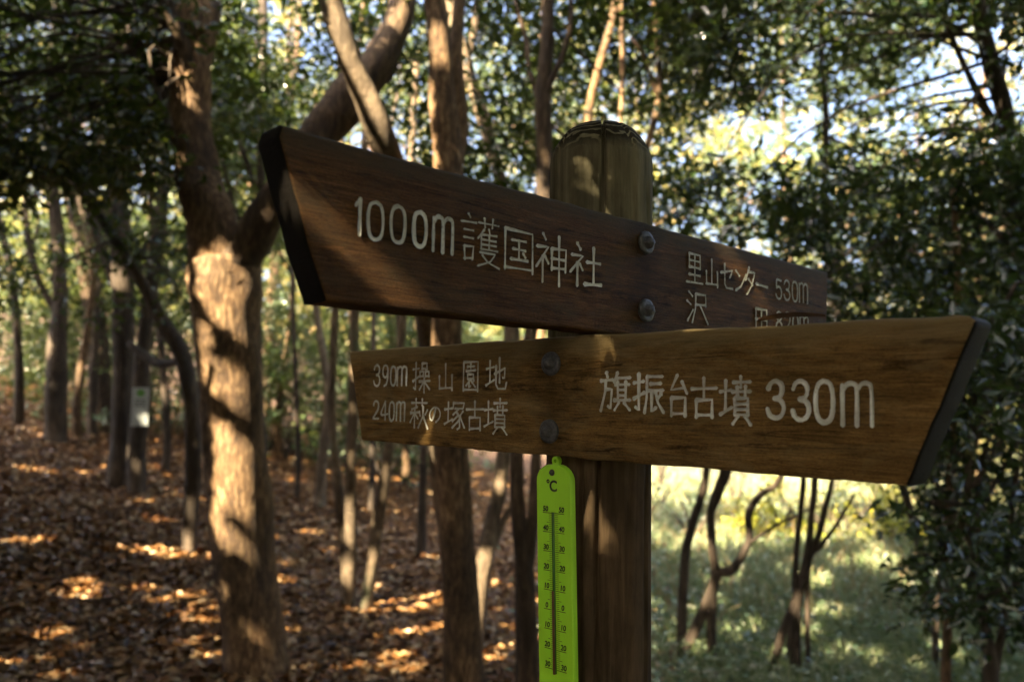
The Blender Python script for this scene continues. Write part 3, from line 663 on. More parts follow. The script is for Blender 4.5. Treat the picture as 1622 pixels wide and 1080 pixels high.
# ------------------------------------------------------------------ trees
SPOTS = []      # (photo x, photo y, depth, radius in px): places where the sun reaches through the crowns
CROWNS = {}     # tree empty -> list of arrays of cluster centres
TREES = []
def tree(name, label, base_px, stems, mat, sides=12, cat='tree', group=None, rough=0.07, rootflare=True, limb_mat=None):
    """stems: list of [(px,py,depth,width_px), ...]; the first starts at the ground"""
    first = stems[0][0]; b = P(*first[:3]); gz = float(ground_z(b[0], b[1]))
    e = empty(name, (b[0], b[1], gz), label, cat, group)
    org = np.array([b[0], b[1], gz])
    for k, st in enumerate(stems):
        pts = [P(a, c, d) for a, c, d, w in st]; rad = [w / 2 / F_PX * d for a, c, d, w in st]
        if k == 0 or st[0][1] > 900 and abs(pts[0][2] - ground_z(*pts[0][:2])) < 0.6:
            g0 = float(ground_z(*pts[0][:2]))
            dv = pts[0] - pts[1]
            if pts[0][2] > g0 - 0.05:
                # carry it down into the soil
                pts = [np.array([pts[0][0] + dv[0] * 0.1, pts[0][1], g0 - 0.12])] + pts if pts[0][2] > g0 + 0.02 else pts
                rad = [rad[0] * (1.3 if rootflare else 1.0)] + rad if len(pts) > len(rad) else rad
        nm = 'trunk' if k == 0 else 'limb'
        me = tube_mesh(nm, [(pts, rad)], sides, 6, rough, org)
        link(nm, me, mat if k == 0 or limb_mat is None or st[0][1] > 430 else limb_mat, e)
    TREES.append((e, org))
    return e, org

T_main, _ = tree('broadleaf_tree', 'large forked tree with dappled brown trunk left of the sign', None,
    [[(412,1135,4.0,112),(402,1030,4.0,102),(388,900,4.0,96),(374,720,4.0,92),(364,580,4.0,98),(358,470,4.0,108),(352,410,4.0,104)],
     [(352,450,4.0,90),(340,370,4.0,82),(318,300,4.02,74),(304,215,4.05,60),(303,130,4.1,60),(313,40,4.15,66),(322,-60,4.2,62),(330,-220,4.3,52),(350,-420,4.5,36)],
     [(362,429,4.0,76),(395,385,3.98,62),(432,325,3.95,54),(470,270,3.95,54),(508,212,4.0,60),(556,150,4.1,64),(600,95,4.2,54),(632,30,4.3,44),(650,-60,4.4,40),(680,-200,4.5,30)],
     [(304,120,4.05,26),(285,60,4.0,22),(262,0,3.95,20),(240,-70,3.9,16)],
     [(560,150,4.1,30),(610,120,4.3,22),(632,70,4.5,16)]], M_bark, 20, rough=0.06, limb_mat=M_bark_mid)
T_lean, _ = tree('broadleaf_tree', 'pale smooth trunk leaning across the top left of centre behind the upper board', None,
    [[(722,905,5.6,34),(700,760,5.1,34),(678,520,4.3,38),(640,330,3.85,40),(604,215,3.6,42),(572,140,3.55,40),(545,70,3.5,38),(524,0,3.5,36),(505,-90,3.5,34),(480,-260,3.5,28)]], M_bark_pale, 14)
T_mid, _ = tree('broadleaf_tree', 'straight pale trunk rising just left of the thermometer behind both boards', None,
    [[(736,1130,3.7,66),(733,1040,3.7,62),(726,900,3.7,58),(716,740,3.7,54),(708,560,3.7,48),(712,400,3.7,46),(710,270,3.7,46),(700,150,3.7,42),(696,60,3.7,38),(684,-40,3.7,34),(670,-250,3.7,28)],
     [(712,300,3.7,28),(728,200,3.75,26),(722,80,3.8,22),(735,-60,3.9,18)]], M_bark, 16, rough=0.05)
T_b, _ = tree('broadleaf_tree', 'thin slanting trunk with a sunlit foot between the middle trunk and the post', None,
    [[(748,1040,4.5,38),(756,960,4.5,34),(766,890,4.5,27),(780,820,4.6,24),(796,740,4.7,24),(812,560,4.9,24),(805,400,5.1,24),(790,280,5.0,22),(765,190,4.95,20),(738,100,4.9,20),(716,20,4.9,18),(700,-60,4.9,16),(690,-200,4.9,12)],
     [(766,900,4.5,14),(800,820,4.6,10),(830,760,4.7,8)], [(738,105,4.9,13),(752,40,5.0,11),(758,-60,5.0,8)]], M_bark_pale, 12)
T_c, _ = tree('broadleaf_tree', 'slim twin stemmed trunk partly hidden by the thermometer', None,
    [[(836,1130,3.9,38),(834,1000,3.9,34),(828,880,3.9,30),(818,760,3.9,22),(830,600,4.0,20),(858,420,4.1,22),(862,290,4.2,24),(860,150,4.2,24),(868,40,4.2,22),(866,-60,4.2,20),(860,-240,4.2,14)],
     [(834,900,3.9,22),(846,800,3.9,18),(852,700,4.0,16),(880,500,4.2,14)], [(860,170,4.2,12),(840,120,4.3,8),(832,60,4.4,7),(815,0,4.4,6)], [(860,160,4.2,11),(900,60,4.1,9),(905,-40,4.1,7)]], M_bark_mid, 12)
T_d, _ = tree('young_tree', 'slender forked young tree behind the rounded head of the post', None,
    [[(960,860,5.0,20),(955,600,5.0,18),(940,330,5.0,16),(932,190,5.0,14),(948,110,5.0,13),(968,40,5.0,12),(982,-40,5.0,10)],
     [(955,500,5.0,12),(1005,300,5.0,11),(1034,200,5.0,11),(1044,130,5.0,10),(1040,50,5.0,9),(1030,-50,5.0,8)],
     [(940,330,5.0,9),(975,250,5.0,8),(986,120,5.0,8),(982,0,5.0,7)], [(1040,150,5.0,6),(1020,90,4.9,5),(1000,60,4.9,4)]], M_bark, 10)
T_s, _ = tree('young_tree', 'dark young tree slanting up to the left with a sunlit foot', None,
    [[(300,905,5.9,34),(301,850,5.9,24),(306,740,5.9,24),(303,650,5.9,26),(290,570,5.9,26),(250,495,5.9,20),(205,415,5.9,18),(150,330,5.9,16),(110,270,5.9,14),(60,200,5.8,12),(-20,120,5.8,10)],
     [(300,640,5.9,20),(330,600,6.1,18),(370,560,6.2,14)], [(290,570,5.9,14),(250,575,6.2,14),(205,545,6.4,12)]], M_bark_dark, 12)
T_e, _ = tree('broadleaf_tree', 'dark upright trunk just left of the trunk bearing the white notice', None,
    [[(190,775,7.6,42),(192,700,7.6,37),(196,600,7.6,33),(196,500,7.6,31),(192,400,7.6,32),(188,300,7.6,28),(200,150,7.6,24),(210,0,7.6,20),(215,-120,7.6,16)],
     [(196,480,7.6,16),(170,420,7.7,14),(140,330,7.7,12)]], M_bark_dark, 12)
T_n, _ = tree('broadleaf_tree', 'thin dark trunk carrying the small white notice plate', None,
    [[(216,795,7.4,30),(218,720,7.4,27),(224,600,7.4,25),(232,500,7.4,23),(250,380,7.4,20),(262,240,7.4,18),(258,100,7.4,15),(250,-60,7.4,12)]], M_bark_dark, 12)
T_f, _ = tree('broadleaf_tree', 'far left dark trunk standing on the leafy slope', None,
    [[(88,690,9.0,36),(88,640,9.0,32),(90,560,9.0,28),(96,470,9.0,24),(92,380,9.0,20),(80,260,9.0,18),(84,120,9.0,14),(90,-40,9.0,12)],
     [(92,500,9,12),(60,440,9,11),(42,360,9,9),(40,280,9,8)]], M_bark_dark, 12)
T_g, _ = tree('broadleaf_tree', 'grey leaning trunk with pale patches behind the far left trees', None,
    [[(160,640,10.0,38),(156,560,10.0,33),(148,480,10.0,32),(136,410,10.0,30),(120,340,10.0,26),(112,260,10.0,28),(120,120,10.0,22),(130,-40,10.0,18)],
     [(140,420,10,18),(165,350,10,14),(180,260,10,12)]], M_bark_mid, 12)
T_h, _ = tree('young_tree', 'tall thin dark stem rising behind the fork of the large tree', None,
    [[(415,735,6.4,16),(411,650,6.4,15),(408,520,6.4,14),(408,420,6.4,14),(412,300,6.4,14),(416,180,6.4,14),(418,60,6.4,13),(416,-80,6.4,11)],
     [(412,320,6.4,9),(384,240,6.4,8),(362,180,6.4,7),(345,90,6.4,6)], [(414,240,6.4,7),(440,170,6.5,6),(486,120,6.5,5)],
     [(410,400,6.4,8),(372,330,6.5,7),(352,250,6.5,6)]], M_bark_dark, 10)
T_i, _ = tree('young_tree', 'thin stems spreading from one foot, dark and pale, left of the lower board', None,
    [[(555,1015,5.2,30),(551,940,5.2,22),(545,850,5.2,18),(534,760,5.2,15),(526,650,5.2,13),(530,520,5.2,12),(536,400,5.2,12),(540,200,5.2,11),(536,60,5.2,9),(530,-60,5.2,8)],
     [(553,960,5.2,20),(556,850,5.15,19),(555,740,5.1,18),(560,640,5.1,17),(560,550,5.1,15),(566,400,5.1,14),(580,200,5.1,12)],
     [(562,1005,5.2,20),(577,970,5.15,20),(588,905,5.1,20),(600,815,5.1,19),(613,730,5.1,17),(628,600,5.1,14),(640,480,5.1,12),(652,250,5.1,11),(660,100,5.1,9)]], M_bark_pale, 12)
T_j, _ = tree('young_tree', 'slim pale stem catching light behind the paired stems left of the lower board', None,
    [[(508,768,8.2,18),(514,700,8.2,15),(518,620,8.2,13),(512,560,8.2,12),(500,470,8.2,11),(505,300,8.2,10),(500,150,8.2,9)]], M_bark_pale, 10)
T_k, _ = tree('young_tree', 'dark slim stem under the lower board left of the middle trunk', None,
    [[(668,836,7.0,16),(670,770,7.0,12),(671,700,7.0,12),(668,560,7.0,11),(655,420,7,10),(650,240,7,9),(656,80,7,8)], [(634,560,7,10),(632,490,7,9),(640,400,7,8)]], M_bark_dark, 10)
T_r, _ = tree('broadleaf_tree', 'dark trunk curving down the upper right edge of the view', None,
    [[(1640,1010,4.6,34),(1640,850,4.6,32),(1632,600,4.5,30),(1620,430,4.4,28),(1607,300,4.3,28),(1596,200,4.2,26),(1572,110,4.1,24),(1552,30,4.0,22),(1545,-60,4.0,20),(1530,-200,4.0,16)],
     [(1604,250,4.3,14),(1560,170,4.2,12),(1530,110,4.1,10),(1500,40,4.0,9),(1480,-30,4.0,8)],
     [(1625,420,4.4,12),(1570,360,4.4,9),(1500,300,4.3,8),(1430,240,4.3,6)], [(1630,560,4.5,9),(1560,500,4.5,7),(1490,430,4.5,6),(1420,380,4.5,5)]], M_bark_dark, 12)
T_q, _ = tree('young_tree', 'straight thin reddish stem rising beyond the pointed end of the lower board', None,
    [[(1497,1110,3.6,17),(1500,1000,3.6,15),(1503,860,3.6,14),(1507,720,3.6,13),(1512,600,3.6,12),(1518,450,3.6,11),(1510,300,3.6,9)]], M_bark, 10)
T_q2, _ = tree('young_tree', 'pair of thin dark leaning stems at the lower right edge', None,
    [[(1570,1100,3.3,26),(1566,1040,3.3,22),(1560,980,3.3,14),(1540,850,3.3,11),(1534,740,3.3,10),(1545,620,3.3,9)],
     [(1572,1090,3.3,16),(1590,980,3.3,10),(1598,860,3.3,9),(1612,740,3.3,8)]], M_bark_dark, 10)
T_q3, _ = tree('young_tree', 'very thin sapling stem left of the straight reddish stem', None,
    [[(1482,1000,4.2,10),(1488,900,4.2,8),(1484,800,4.2,7),(1492,700,4.2,6),(1500,600,4.2,5)]], M_bark_dark, 8)
T_v, _ = tree('young_tree', 'thin upright stem in the dark foliage on the upper right', None,
    [[(1462,900,5.2,13),(1420,740,5.2,13),(1350,590,5.2,12),(1316,460,5.2,12),(1306,330,5.2,11),(1308,180,5.2,10),(1300,60,5.2,8),(1305,-60,5.2,7)], [(1310,420,5.2,8),(1350,340,5.2,6),(1380,260,5.2,5)]], M_bark_dark, 10)
G6 = 'thin saplings deep in the wood on the left'
sr = random.Random(9)
for k, px in enumerate([28, 122, 262, 336, 440, 470, 588, 640, 145]):
    d = sr.uniform(8.0, 12.0); x1 = px + sr.uniform(-30, 30); x2 = x1 + sr.uniform(-50, 50); w = sr.uniform(8, 15)
    gh = [q for q in range(560, 900, 4) if P(px, q, d)[2] <= ground_z(*P(px, q, d)[:2])]
    y0_ = gh[0] if gh else 700
    tree('sapling', 'thin bare sapling deep in the wood on the left', None, [[(px, y0_, d, w * 1.2), (px + 2, y0_ - 80, d, w), (x1, 450, d, w * .9), ((x1 + x2) / 2 + sr.uniform(-12, 12), 300, d, w * .75), (x2, 130, d, w * .6), (x2 + 10, -40, d, w * .4)],
        [(x1, 440, d, w * .5), (x1 + sr.choice([-1, 1]) * 40, 340, d, w * .35), (x1 + sr.choice([-1, 1]) * 60, 230, d, w * .25)]], [M_bark_dark, M_bark, M_bark_dark][k % 3], 8, group=G6)
S_a, _ = tree('shrub', 'bare crooked shrub with forked branches just right of the post', None,
    [[(1083,1046,4.4,18),(1104,990,4.4,17),(1132,921,4.4,17),(1128,868,4.4,14),(1126,815,4.4,13),(1136,774,4.4,12),(1146,740,4.4,11),(1165,620,4.4,10),(1180,480,4.4,8)],
     [(1130,925,4.4,15),(1160,902,4.35,14),(1185,860,4.3,13),(1187,811,4.3,12),(1205,783,4.3,11),(1236,756,4.3,10),(1280,640,4.3,8)],
     [(1184,862,4.3,6),(1222,836,4.2,5),(1263,815,4.2,4),(1300,800,4.2,3)],
     [(1127,812,4.4,10),(1142,778,4.4,9),(1155,745,4.45,9),(1175,640,4.5,7)],
     [(1080,985,4.5,16),(1085,884,4.5,16),(1094,840,4.5,14),(1105,803,4.5,13),(1119,745,4.5,12),(1130,600,4.5,10)]], M_bark_dark, 10, 'shrub', rootflare=False)
S_b, _ = tree('shrub', 'thin shrub of four spreading stems under the right half of the lower board', None,
    [[(1256,1090,4.1,17),(1254,1007,4.1,17),(1263,946,4.1,16),(1277,893,4.1,13),(1285,820,4.1,11),(1291,755,4.1,10),(1296,600,4.1,9)],
     [(1262,950,4.1,11),(1259,917,4.1,10),(1266,823,4.1,10),(1273,755,4.1,9),(1276,600,4.1,8)],
     [(1275,900,4.1,11),(1295,852,4.1,10),(1308,800,4.1,9),(1320,750,4.1,8),(1340,620,4.1,7)],
     [(1280,905,4.1,8),(1300,865,4.1,7),(1324,832,4.1,6),(1353,783,4.1,5)],
     [(1222,1078,4.15,14),(1240,1000,4.12,12),(1259,950,4.1,11)]], M_bark_dark, 10, 'shrub', rootflare=False)
fb = tube_mesh('fallen_branch', [([P(1000, 1010, 4.5) * [1, 1, 0] + [0, 0, float(ground_z(*P(1000, 1010, 4.5)[:2])) + 0.02], P(1045, 1035, 4.4) * [1, 1, 0] + [0, 0, float(ground_z(*P(1045, 1035, 4.4)[:2])) + 0.05], P(1085, 1050, 4.35) * [1, 1, 0] + [0, 0, float(ground_z(*P(1085, 1050, 4.35)[:2])) + 0.03]], [0.018, 0.024, 0.028])], 10, 6)
tag(link('fallen_branch', fb, M_bark_dark), 'dark fallen branch on the leaf litter at the foot of the crooked shrub', 'branch')

# notice plate
npz = P(222, 644, 7.28); hw, hh = 0.072, 0.175
me = bpy.data.meshes.new('plate'); bm = bmesh.new(); boxm(bm, -hw, hw, -0.002, 0.002, -hh, hh); bm.to_mesh(me); bm.free()
nt_ = empty('notice_plate', npz, 'small white notice plate fixed to the thin dark trunk on the left', 'notice'); nt_.rotation_euler = (0, 0, 0.28)
link('plate', fixn(me), M_white_plate, nt_)
me = bpy.data.meshes.new('emblem'); bm = bmesh.new(); bmesh.ops.create_circle(bm, cap_ends=True, segments=18, radius=0.034, matrix=Matrix.Translation((0, -0.003, 0.125)) @ Matrix.Rotation(math.pi / 2, 4, 'X')); bm.to_mesh(me); bm.free()
link('emblem', me, M_greenprint, nt_)
for k, (w_, z_) in enumerate(((0.05, 0.06), (0.045, 0.035), (0.05, 0.01))):
    me = bpy.data.meshes.new('print_line'); bm = bmesh.new(); boxm(bm, -w_, w_, -0.0032, -0.0022, z_ - 0.004, z_ + 0.004); bm.to_mesh(me); bm.free(); link('print_line', me, M_ink, nt_)

# ------------------------------------------------------------------ sun flecks (gaps kept open in the crowns)
SPOTS += [(x, y, d, r) for x, y, d, r in [
    (330,418,3.85,20),(352,440,3.85,22),(385,415,3.85,16),(345,385,3.85,8),(402,402,3.85,10),(425,340,3.85,9),
    (335,470,3.85,15),(352,500,3.85,14),(372,500,3.85,22),(392,528,3.85,14),(325,530,3.85,9),(330,585,3.85,20),(345,600,3.85,15),(365,625,3.85,15),(375,600,3.85,13),
    (333,668,3.85,10),(352,690,3.85,18),(372,705,3.85,10),(392,705,3.85,14),(350,718,3.85,14),(362,750,3.85,18),(345,745,3.85,10),(385,735,3.85,16),(352,778,3.85,20),(376,775,3.85,20),(398,788,3.85,20),(408,810,3.85,12),(402,765,3.85,11),
    (350,845,3.85,15),(365,852,3.85,11),(352,935,3.85,6),
    (283,115,4.0,9),(302,160,4.0,8),(290,60,4.0,4),(312,285,4.0,4),
    (304,808,5.8,14),(298,890,5.8,11),(300,855,5.8,5),(308,700,5.8,5),
    (235,873,0,13),(275,878,0,18),(330,876,0,12),(130,940,0,10),(150,930,0,6),(95,1005,0,9),(20,1055,0,10),(60,745,0,12),
    (260,610,0,16),(270,700,0,14),(250,660,0,12),(190,605,0,9),(130,630,0,9),(125,395,0,14),(70,560,0,6),
    (560,640,5,7),(556,720,5,10),(553,790,5,9),(554,575,5,10),(612,745,5,12),(606,780,5,9),(590,880,5,13),(584,920,5,9),(598,840,5,6),(578,958,5,7),(528,830,5,6),(545,800,5.1,6),
    (514,640,8,9),(510,735,8,8),
    (620,955,0,14),(660,965,0,17),(650,1000,0,14),(690,985,0,12),(600,975,0,7),(640,1040,0,10),(590,1000,0,9),(655,1060,0,8),(680,945,0,14),
    (760,940,4.45,17),(764,910,4.45,15),(770,880,4.45,9),(752,985,4.45,14),(790,760,4.6,6),(785,1050,4.4,10),(805,980,4.9,6),
    (690,780,0,12),(560,770,0,10),(640,760,0,14),(470,760,0,8),(444,917,0,6),(430,1010,0,7),(340,1040,0,9),(330,985,0,8),(310,945,0,8),
    (700,60,3.65,14),(696,85,3.65,12),(863,290,4.1,7),(860,230,4.1,6),(540,40,3.45,8),(536,10,3.45,8),(600,200,3.5,5),
    (697,699,1.03,5),(226,662,7.25,3),(604,215,3.5,8),(560,110,3.45,10),(588,170,3.45,10),(546,60,3.45,8),(1140,556,0.79,14),(1180,455,1.08,12),(836,408,0.75,10),(630,474,0.66,14),(925,275,0.88,13),(1225,520,0.73,8),
    (1055,978,0,8),(1120,1045,0,9),(1178,1025,0,5),(1096,1008,0,6),(1253,1060,0,10),(1110,785,0,9),
    (1050,800,0,75),(1130,800,0,75),(1230,805,0,80),(1330,800,0,60),(1415,800,0,50),(1080,765,0,110),(1200,770,0,110),(1320,770,0,110),(1150,850,0,40),(1300,860,0,30),(1060,860,0,35),(1100,870,0,45),(1200,860,0,50),(1350,850,0,45),(1150,930,0,24),(1300,930,0,24),(1400,900,0,30),
]]
fr_ = random.Random(3)
SPOTS += [(fr_.uniform(1030, 1540), fr_.uniform(825, 1078), 0, fr_.uniform(4, 11)) for _ in range(55)]
SPOTS += [(fr_.uniform(0, 640), fr_.uniform(330, 620), fr_.uniform(9, 12), fr_.uniform(8, 20)) for _ in range(40)]
SPOTS += [(fr_.uniform(-20, 840), fr_.uniform(640, 1075), 0, fr_.uniform(3, 8)) for _ in range(75)]
def ground_hit(px, py):
    for d in np.arange(2.0, 40, 0.02):
        q = P(px, py, d)
        if q[2] <= ground_z(q[0], q[1]) + 0.02: return d
    return 14.0
SPOTS = [(x, y, d if d > 0 else ground_hit(x, y), r) for x, y, d, r in SPOTS]
HP = np.array([P(x, y, d) for x, y, d, r in SPOTS]); HR = np.array([(max(0.014, r / F_PX * d) + (0.0 if abs(d - 3.85) < 0.01 else 0.008)) if d > 1.5 else r / F_PX * d + 0.004 for x, y, d, r in SPOTS])
def sun_keep(C, half):
    """drop leaf clusters/leaves that stand in a kept-open gap"""
    keep = np.ones(len(C), bool)
    for p, r in zip(HP, HR):
        D = C - p; t = D @ S; perp = np.linalg.norm(D - t[:, None] * S, axis=1)
        keep &= ~((t > 0.35) & (perp < r + half))
    return keep

# ------------------------------------------------------------------ leaves
def twig_leaves(cent, per, L, spread=0.22, flat=0.55, droop=0.35):
    """per leaves around short twigs at each centre -> arrays base, axis, normal"""
    n = len(cent)
    td = norm(np.column_stack([rng.normal(0, 1, n), rng.normal(0, 1, n), rng.normal(-0.1, 0.45, n)]))
    s_ = rng.uniform(0, 1, (n, per)) ** 0.8
    base = cent[:, None] + td[:, None] * (s_ * spread * 1.5)[..., None] + rng.normal(0, spread * 0.16, (n, per, 3))
    side = norm(rng.normal(0, 1, (n, per, 3)) * [1, 1, 0.5])
    ax = norm(td[:, None] * 0.5 + side + np.array([0, 0, -droop]))
    nr = norm(rng.normal(0, flat, (n, per, 3)) + [0, 0, 1])
    return base.reshape(-1, 3), ax.reshape(-1, 3), nr.reshape(-1, 3)
def leaf_mesh(name, base, ax, nr, L, aspect=0.45, origin=(0, 0, 0), rnd=None, curl=0.12):
    n = len(base)
    nr = norm(nr - (nr * ax).sum(1, keepdims=True) * ax); sd = np.cross(nr, ax)
    Ls = L * rng.uniform(0.35, 1.0, (n, 1)) ** 0.8 * 1.3; W_ = Ls * aspect * 0.5 * rng.uniform(0.8, 1.2, (n, 1))
    V = np.empty((n, 4, 3)); V[:, 0] = base
    V[:, 1] = base + ax * Ls * 0.45 + sd * W_ + nr * Ls * curl
    V[:, 2] = base + ax * Ls - nr * Ls * curl * 0.4
    V[:, 3] = base + ax * Ls * 0.45 - sd * W_ + nr * Ls * curl
    Fc = np.arange(n * 4).reshape(-1, 4)
    # split into two triangles along the midrib
    Fc = np.stack([Fc[:, [0, 1, 2]], Fc[:, [0, 2, 3]]], 1).reshape(-1, 3)
    if rnd is None: rnd = rng.uniform(0, 1, n)
    return np_mesh(name, (V - np.asarray(origin)).reshape(-1, 3), Fc, 3, False, np.repeat(rnd, 2))

def frustum_clusters(n, x0, x1, y0, y1, d0, d1, holes=()):
    """clusters in the volume seen between photo columns x0..x1 and rows y0..y1, at depths d0..d1"""
    px = rng.uniform(x0, x1, n); py = rng.uniform(y0, y1, n); d = rng.uniform(d0, d1, n)
    k = np.ones(n, bool)
    for hx, hy, ha, hb in holes:
        k &= ((px - hx) / ha) ** 2 + ((py - hy) / hb) ** 2 > rng.uniform(0.5, 1.3, n)
    px, py, d = px[k], py[k], d[k]
    return CAM + (Fw[None] + Rc[None] * ((px - 811) / F_PX)[:, None] - Uc[None] * ((py - 540) / F_PX)[:, None]) * d[:, None]
def clumpy(C, freq=1.3, thr=0.0, seed=0):
    ph = np.random.default_rng(seed).uniform(0, 6.28, (4, 3)); v = 0
    for k in range(4):
        f = freq * (1.0 + 0.8 * k); v = v + (np.sin(C[:, 0] * f + ph[k, 0]) * np.sin(C[:, 1] * f * 0.9 + ph[k, 1]) + np.sin(C[:, 2] * f * 1.3 + ph[k, 2]) * 0.8) / (1 + 0.5 * k)
    return v > thr + rng.normal(0, 0.35, len(C))
NLEAF = 0
def crown(e_org, name, cent, per, L, mat, spread=0.22, aspect=0.45, flat=0.55, twigs=0, bark=None, from_pt=None, cull=True, droop=0.35, clear=1.7):
    global NLEAF
    e, org = e_org; small_add = None
    b, a, n_ = twig_leaves(cent, per, L, spread, flat, droop)
    if cull:
        # beside a gap the big leaves give way to small ones, so that the gap keeps its own outline
        if L > 0.1:
            near_ = ~sun_keep(b + a * L * 0.5, L * 0.6)
            m_ = 9 if L > 0.2 else 4; Ls_ = 0.085
            sb = np.repeat(b[near_], m_, 0) + rng.uniform(-0.5, 0.5, (near_.sum() * m_, 3)) * L * 1.1 + np.repeat(a[near_], m_, 0) * L * 0.4
            sa = norm(rng.normal(0, 1, sb.shape) * [1, 1, .6]); sn = norm(rng.normal(0, .7, sb.shape) + [0, 0, 1])
            k = sun_keep(sb + sa * Ls_ * 0.5, Ls_ * 0.25); sb, sa, sn = sb[k], sa[k], sn[k]
            if len(sb): small_add = (sb, sa, sn)
            b, a, n_ = b[~near_], a[~near_], n_[~near_]
        else:
            k = sun_keep(b + a * L * 0.5, L * 0.3); b, a, n_ = b[k], a[k], n_[k]
    b_ok = np.linalg.norm(b - CAM, axis=1) > clear; b, a, n_ = b[b_ok], a[b_ok], n_[b_ok]
    px_, py_, d_ = project(b); ok_ = ~((d_ > 0.05) & (d_ < 2.2) & (px_ > -150) & (px_ < 1770) & (py_ > -150) & (py_ < 1230))
    b, a, n_ = b[ok_], a[ok_], n_[ok_]
    NLEAF += len(b)
    Lv = np.full((len(b), 1), L)
    if small_add is not None:
        sb, sa, sn = small_add; ok = np.linalg.norm(sb - CAM, axis=1) > 2.4
        b = np.vstack([b, sb[ok]]); a = np.vstack([a, sa[ok]]); n_ = np.vstack([n_, sn[ok]]); Lv = np.vstack([Lv, np.full((ok.sum(), 1), 0.085)])
    link(name, leaf_mesh(name, b, a, n_, Lv, aspect, org), mat, e)
    if twigs and len(cent):
        sel = cent[rng.choice(len(cent), min(twigs, len(cent)), replace=False)]
        tb = []
        for c in sel:
            s0 = from_pt(c) if callable(from_pt) else (np.array(from_pt) if from_pt is not None else org + [0, 0, 3])
            midp = s0 * 0.5 + c * 0.5 + rng.normal(0, 0.12, 3) + [0, 0, 0.12]
            if cull and not sun_keep(catmull([s0, midp, c], 12), 0.012).all(): continue
            tb.append(([s0, midp, c], [0.012, 0.007, 0.003]))
        if not tb: return
        me = tube_mesh('twigs', tb, 5, 4, 0.05, org); tag(link('twigs', me, bark or M_bark_dark, e), kind='stuff')

def on_line(pts):
    Q = catmull([P(*p) for p in pts], 8)
    return lambda c: Q[np.argmin(np.linalg.norm(Q - c, axis=1) + rng.uniform(0, 0.4, len(Q)))]

# dark foliage upper left (large tree's low boughs and its neighbour's)
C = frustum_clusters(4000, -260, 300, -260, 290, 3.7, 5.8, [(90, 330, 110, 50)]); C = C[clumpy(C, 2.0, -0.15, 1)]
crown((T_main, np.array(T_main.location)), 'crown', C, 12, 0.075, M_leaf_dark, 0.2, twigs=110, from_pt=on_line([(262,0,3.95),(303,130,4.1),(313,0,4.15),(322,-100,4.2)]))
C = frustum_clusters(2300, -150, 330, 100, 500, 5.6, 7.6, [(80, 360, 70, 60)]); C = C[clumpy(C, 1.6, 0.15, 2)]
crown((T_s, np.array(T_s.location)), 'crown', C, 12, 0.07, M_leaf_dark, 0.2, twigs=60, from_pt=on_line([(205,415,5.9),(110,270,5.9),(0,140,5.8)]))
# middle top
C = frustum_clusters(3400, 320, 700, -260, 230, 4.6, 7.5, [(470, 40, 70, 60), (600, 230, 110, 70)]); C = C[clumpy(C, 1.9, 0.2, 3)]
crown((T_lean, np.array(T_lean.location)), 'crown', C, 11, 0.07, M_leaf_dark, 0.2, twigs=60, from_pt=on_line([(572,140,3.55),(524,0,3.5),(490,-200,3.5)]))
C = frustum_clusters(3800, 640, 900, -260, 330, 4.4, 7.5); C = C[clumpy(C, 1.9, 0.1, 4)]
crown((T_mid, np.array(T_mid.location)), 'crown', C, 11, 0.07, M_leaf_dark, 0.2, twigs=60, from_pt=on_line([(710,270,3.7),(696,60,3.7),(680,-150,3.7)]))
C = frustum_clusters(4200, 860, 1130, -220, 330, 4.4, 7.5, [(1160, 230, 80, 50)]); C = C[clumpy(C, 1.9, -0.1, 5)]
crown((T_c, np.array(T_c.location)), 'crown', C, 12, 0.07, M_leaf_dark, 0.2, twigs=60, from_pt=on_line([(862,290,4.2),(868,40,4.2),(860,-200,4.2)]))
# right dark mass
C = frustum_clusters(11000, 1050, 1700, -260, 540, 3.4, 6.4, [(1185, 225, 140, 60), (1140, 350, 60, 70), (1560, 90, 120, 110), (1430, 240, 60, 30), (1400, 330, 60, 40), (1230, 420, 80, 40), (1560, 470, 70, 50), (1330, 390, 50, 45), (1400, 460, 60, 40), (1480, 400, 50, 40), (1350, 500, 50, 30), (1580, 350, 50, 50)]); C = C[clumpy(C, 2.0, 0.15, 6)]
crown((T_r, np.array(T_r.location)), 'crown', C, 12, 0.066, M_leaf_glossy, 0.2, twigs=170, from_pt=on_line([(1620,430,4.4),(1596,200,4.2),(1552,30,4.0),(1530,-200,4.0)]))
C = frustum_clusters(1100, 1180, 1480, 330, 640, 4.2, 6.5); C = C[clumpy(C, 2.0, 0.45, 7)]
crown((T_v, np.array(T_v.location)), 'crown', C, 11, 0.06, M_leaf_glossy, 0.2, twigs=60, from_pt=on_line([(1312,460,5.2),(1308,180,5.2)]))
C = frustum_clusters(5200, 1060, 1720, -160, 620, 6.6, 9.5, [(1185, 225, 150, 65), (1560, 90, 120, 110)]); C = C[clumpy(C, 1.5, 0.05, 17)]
crown((T_v, np.array(T_v.location)), 'crown', C, 11, 0.085, M_leaf_mid, 0.26)
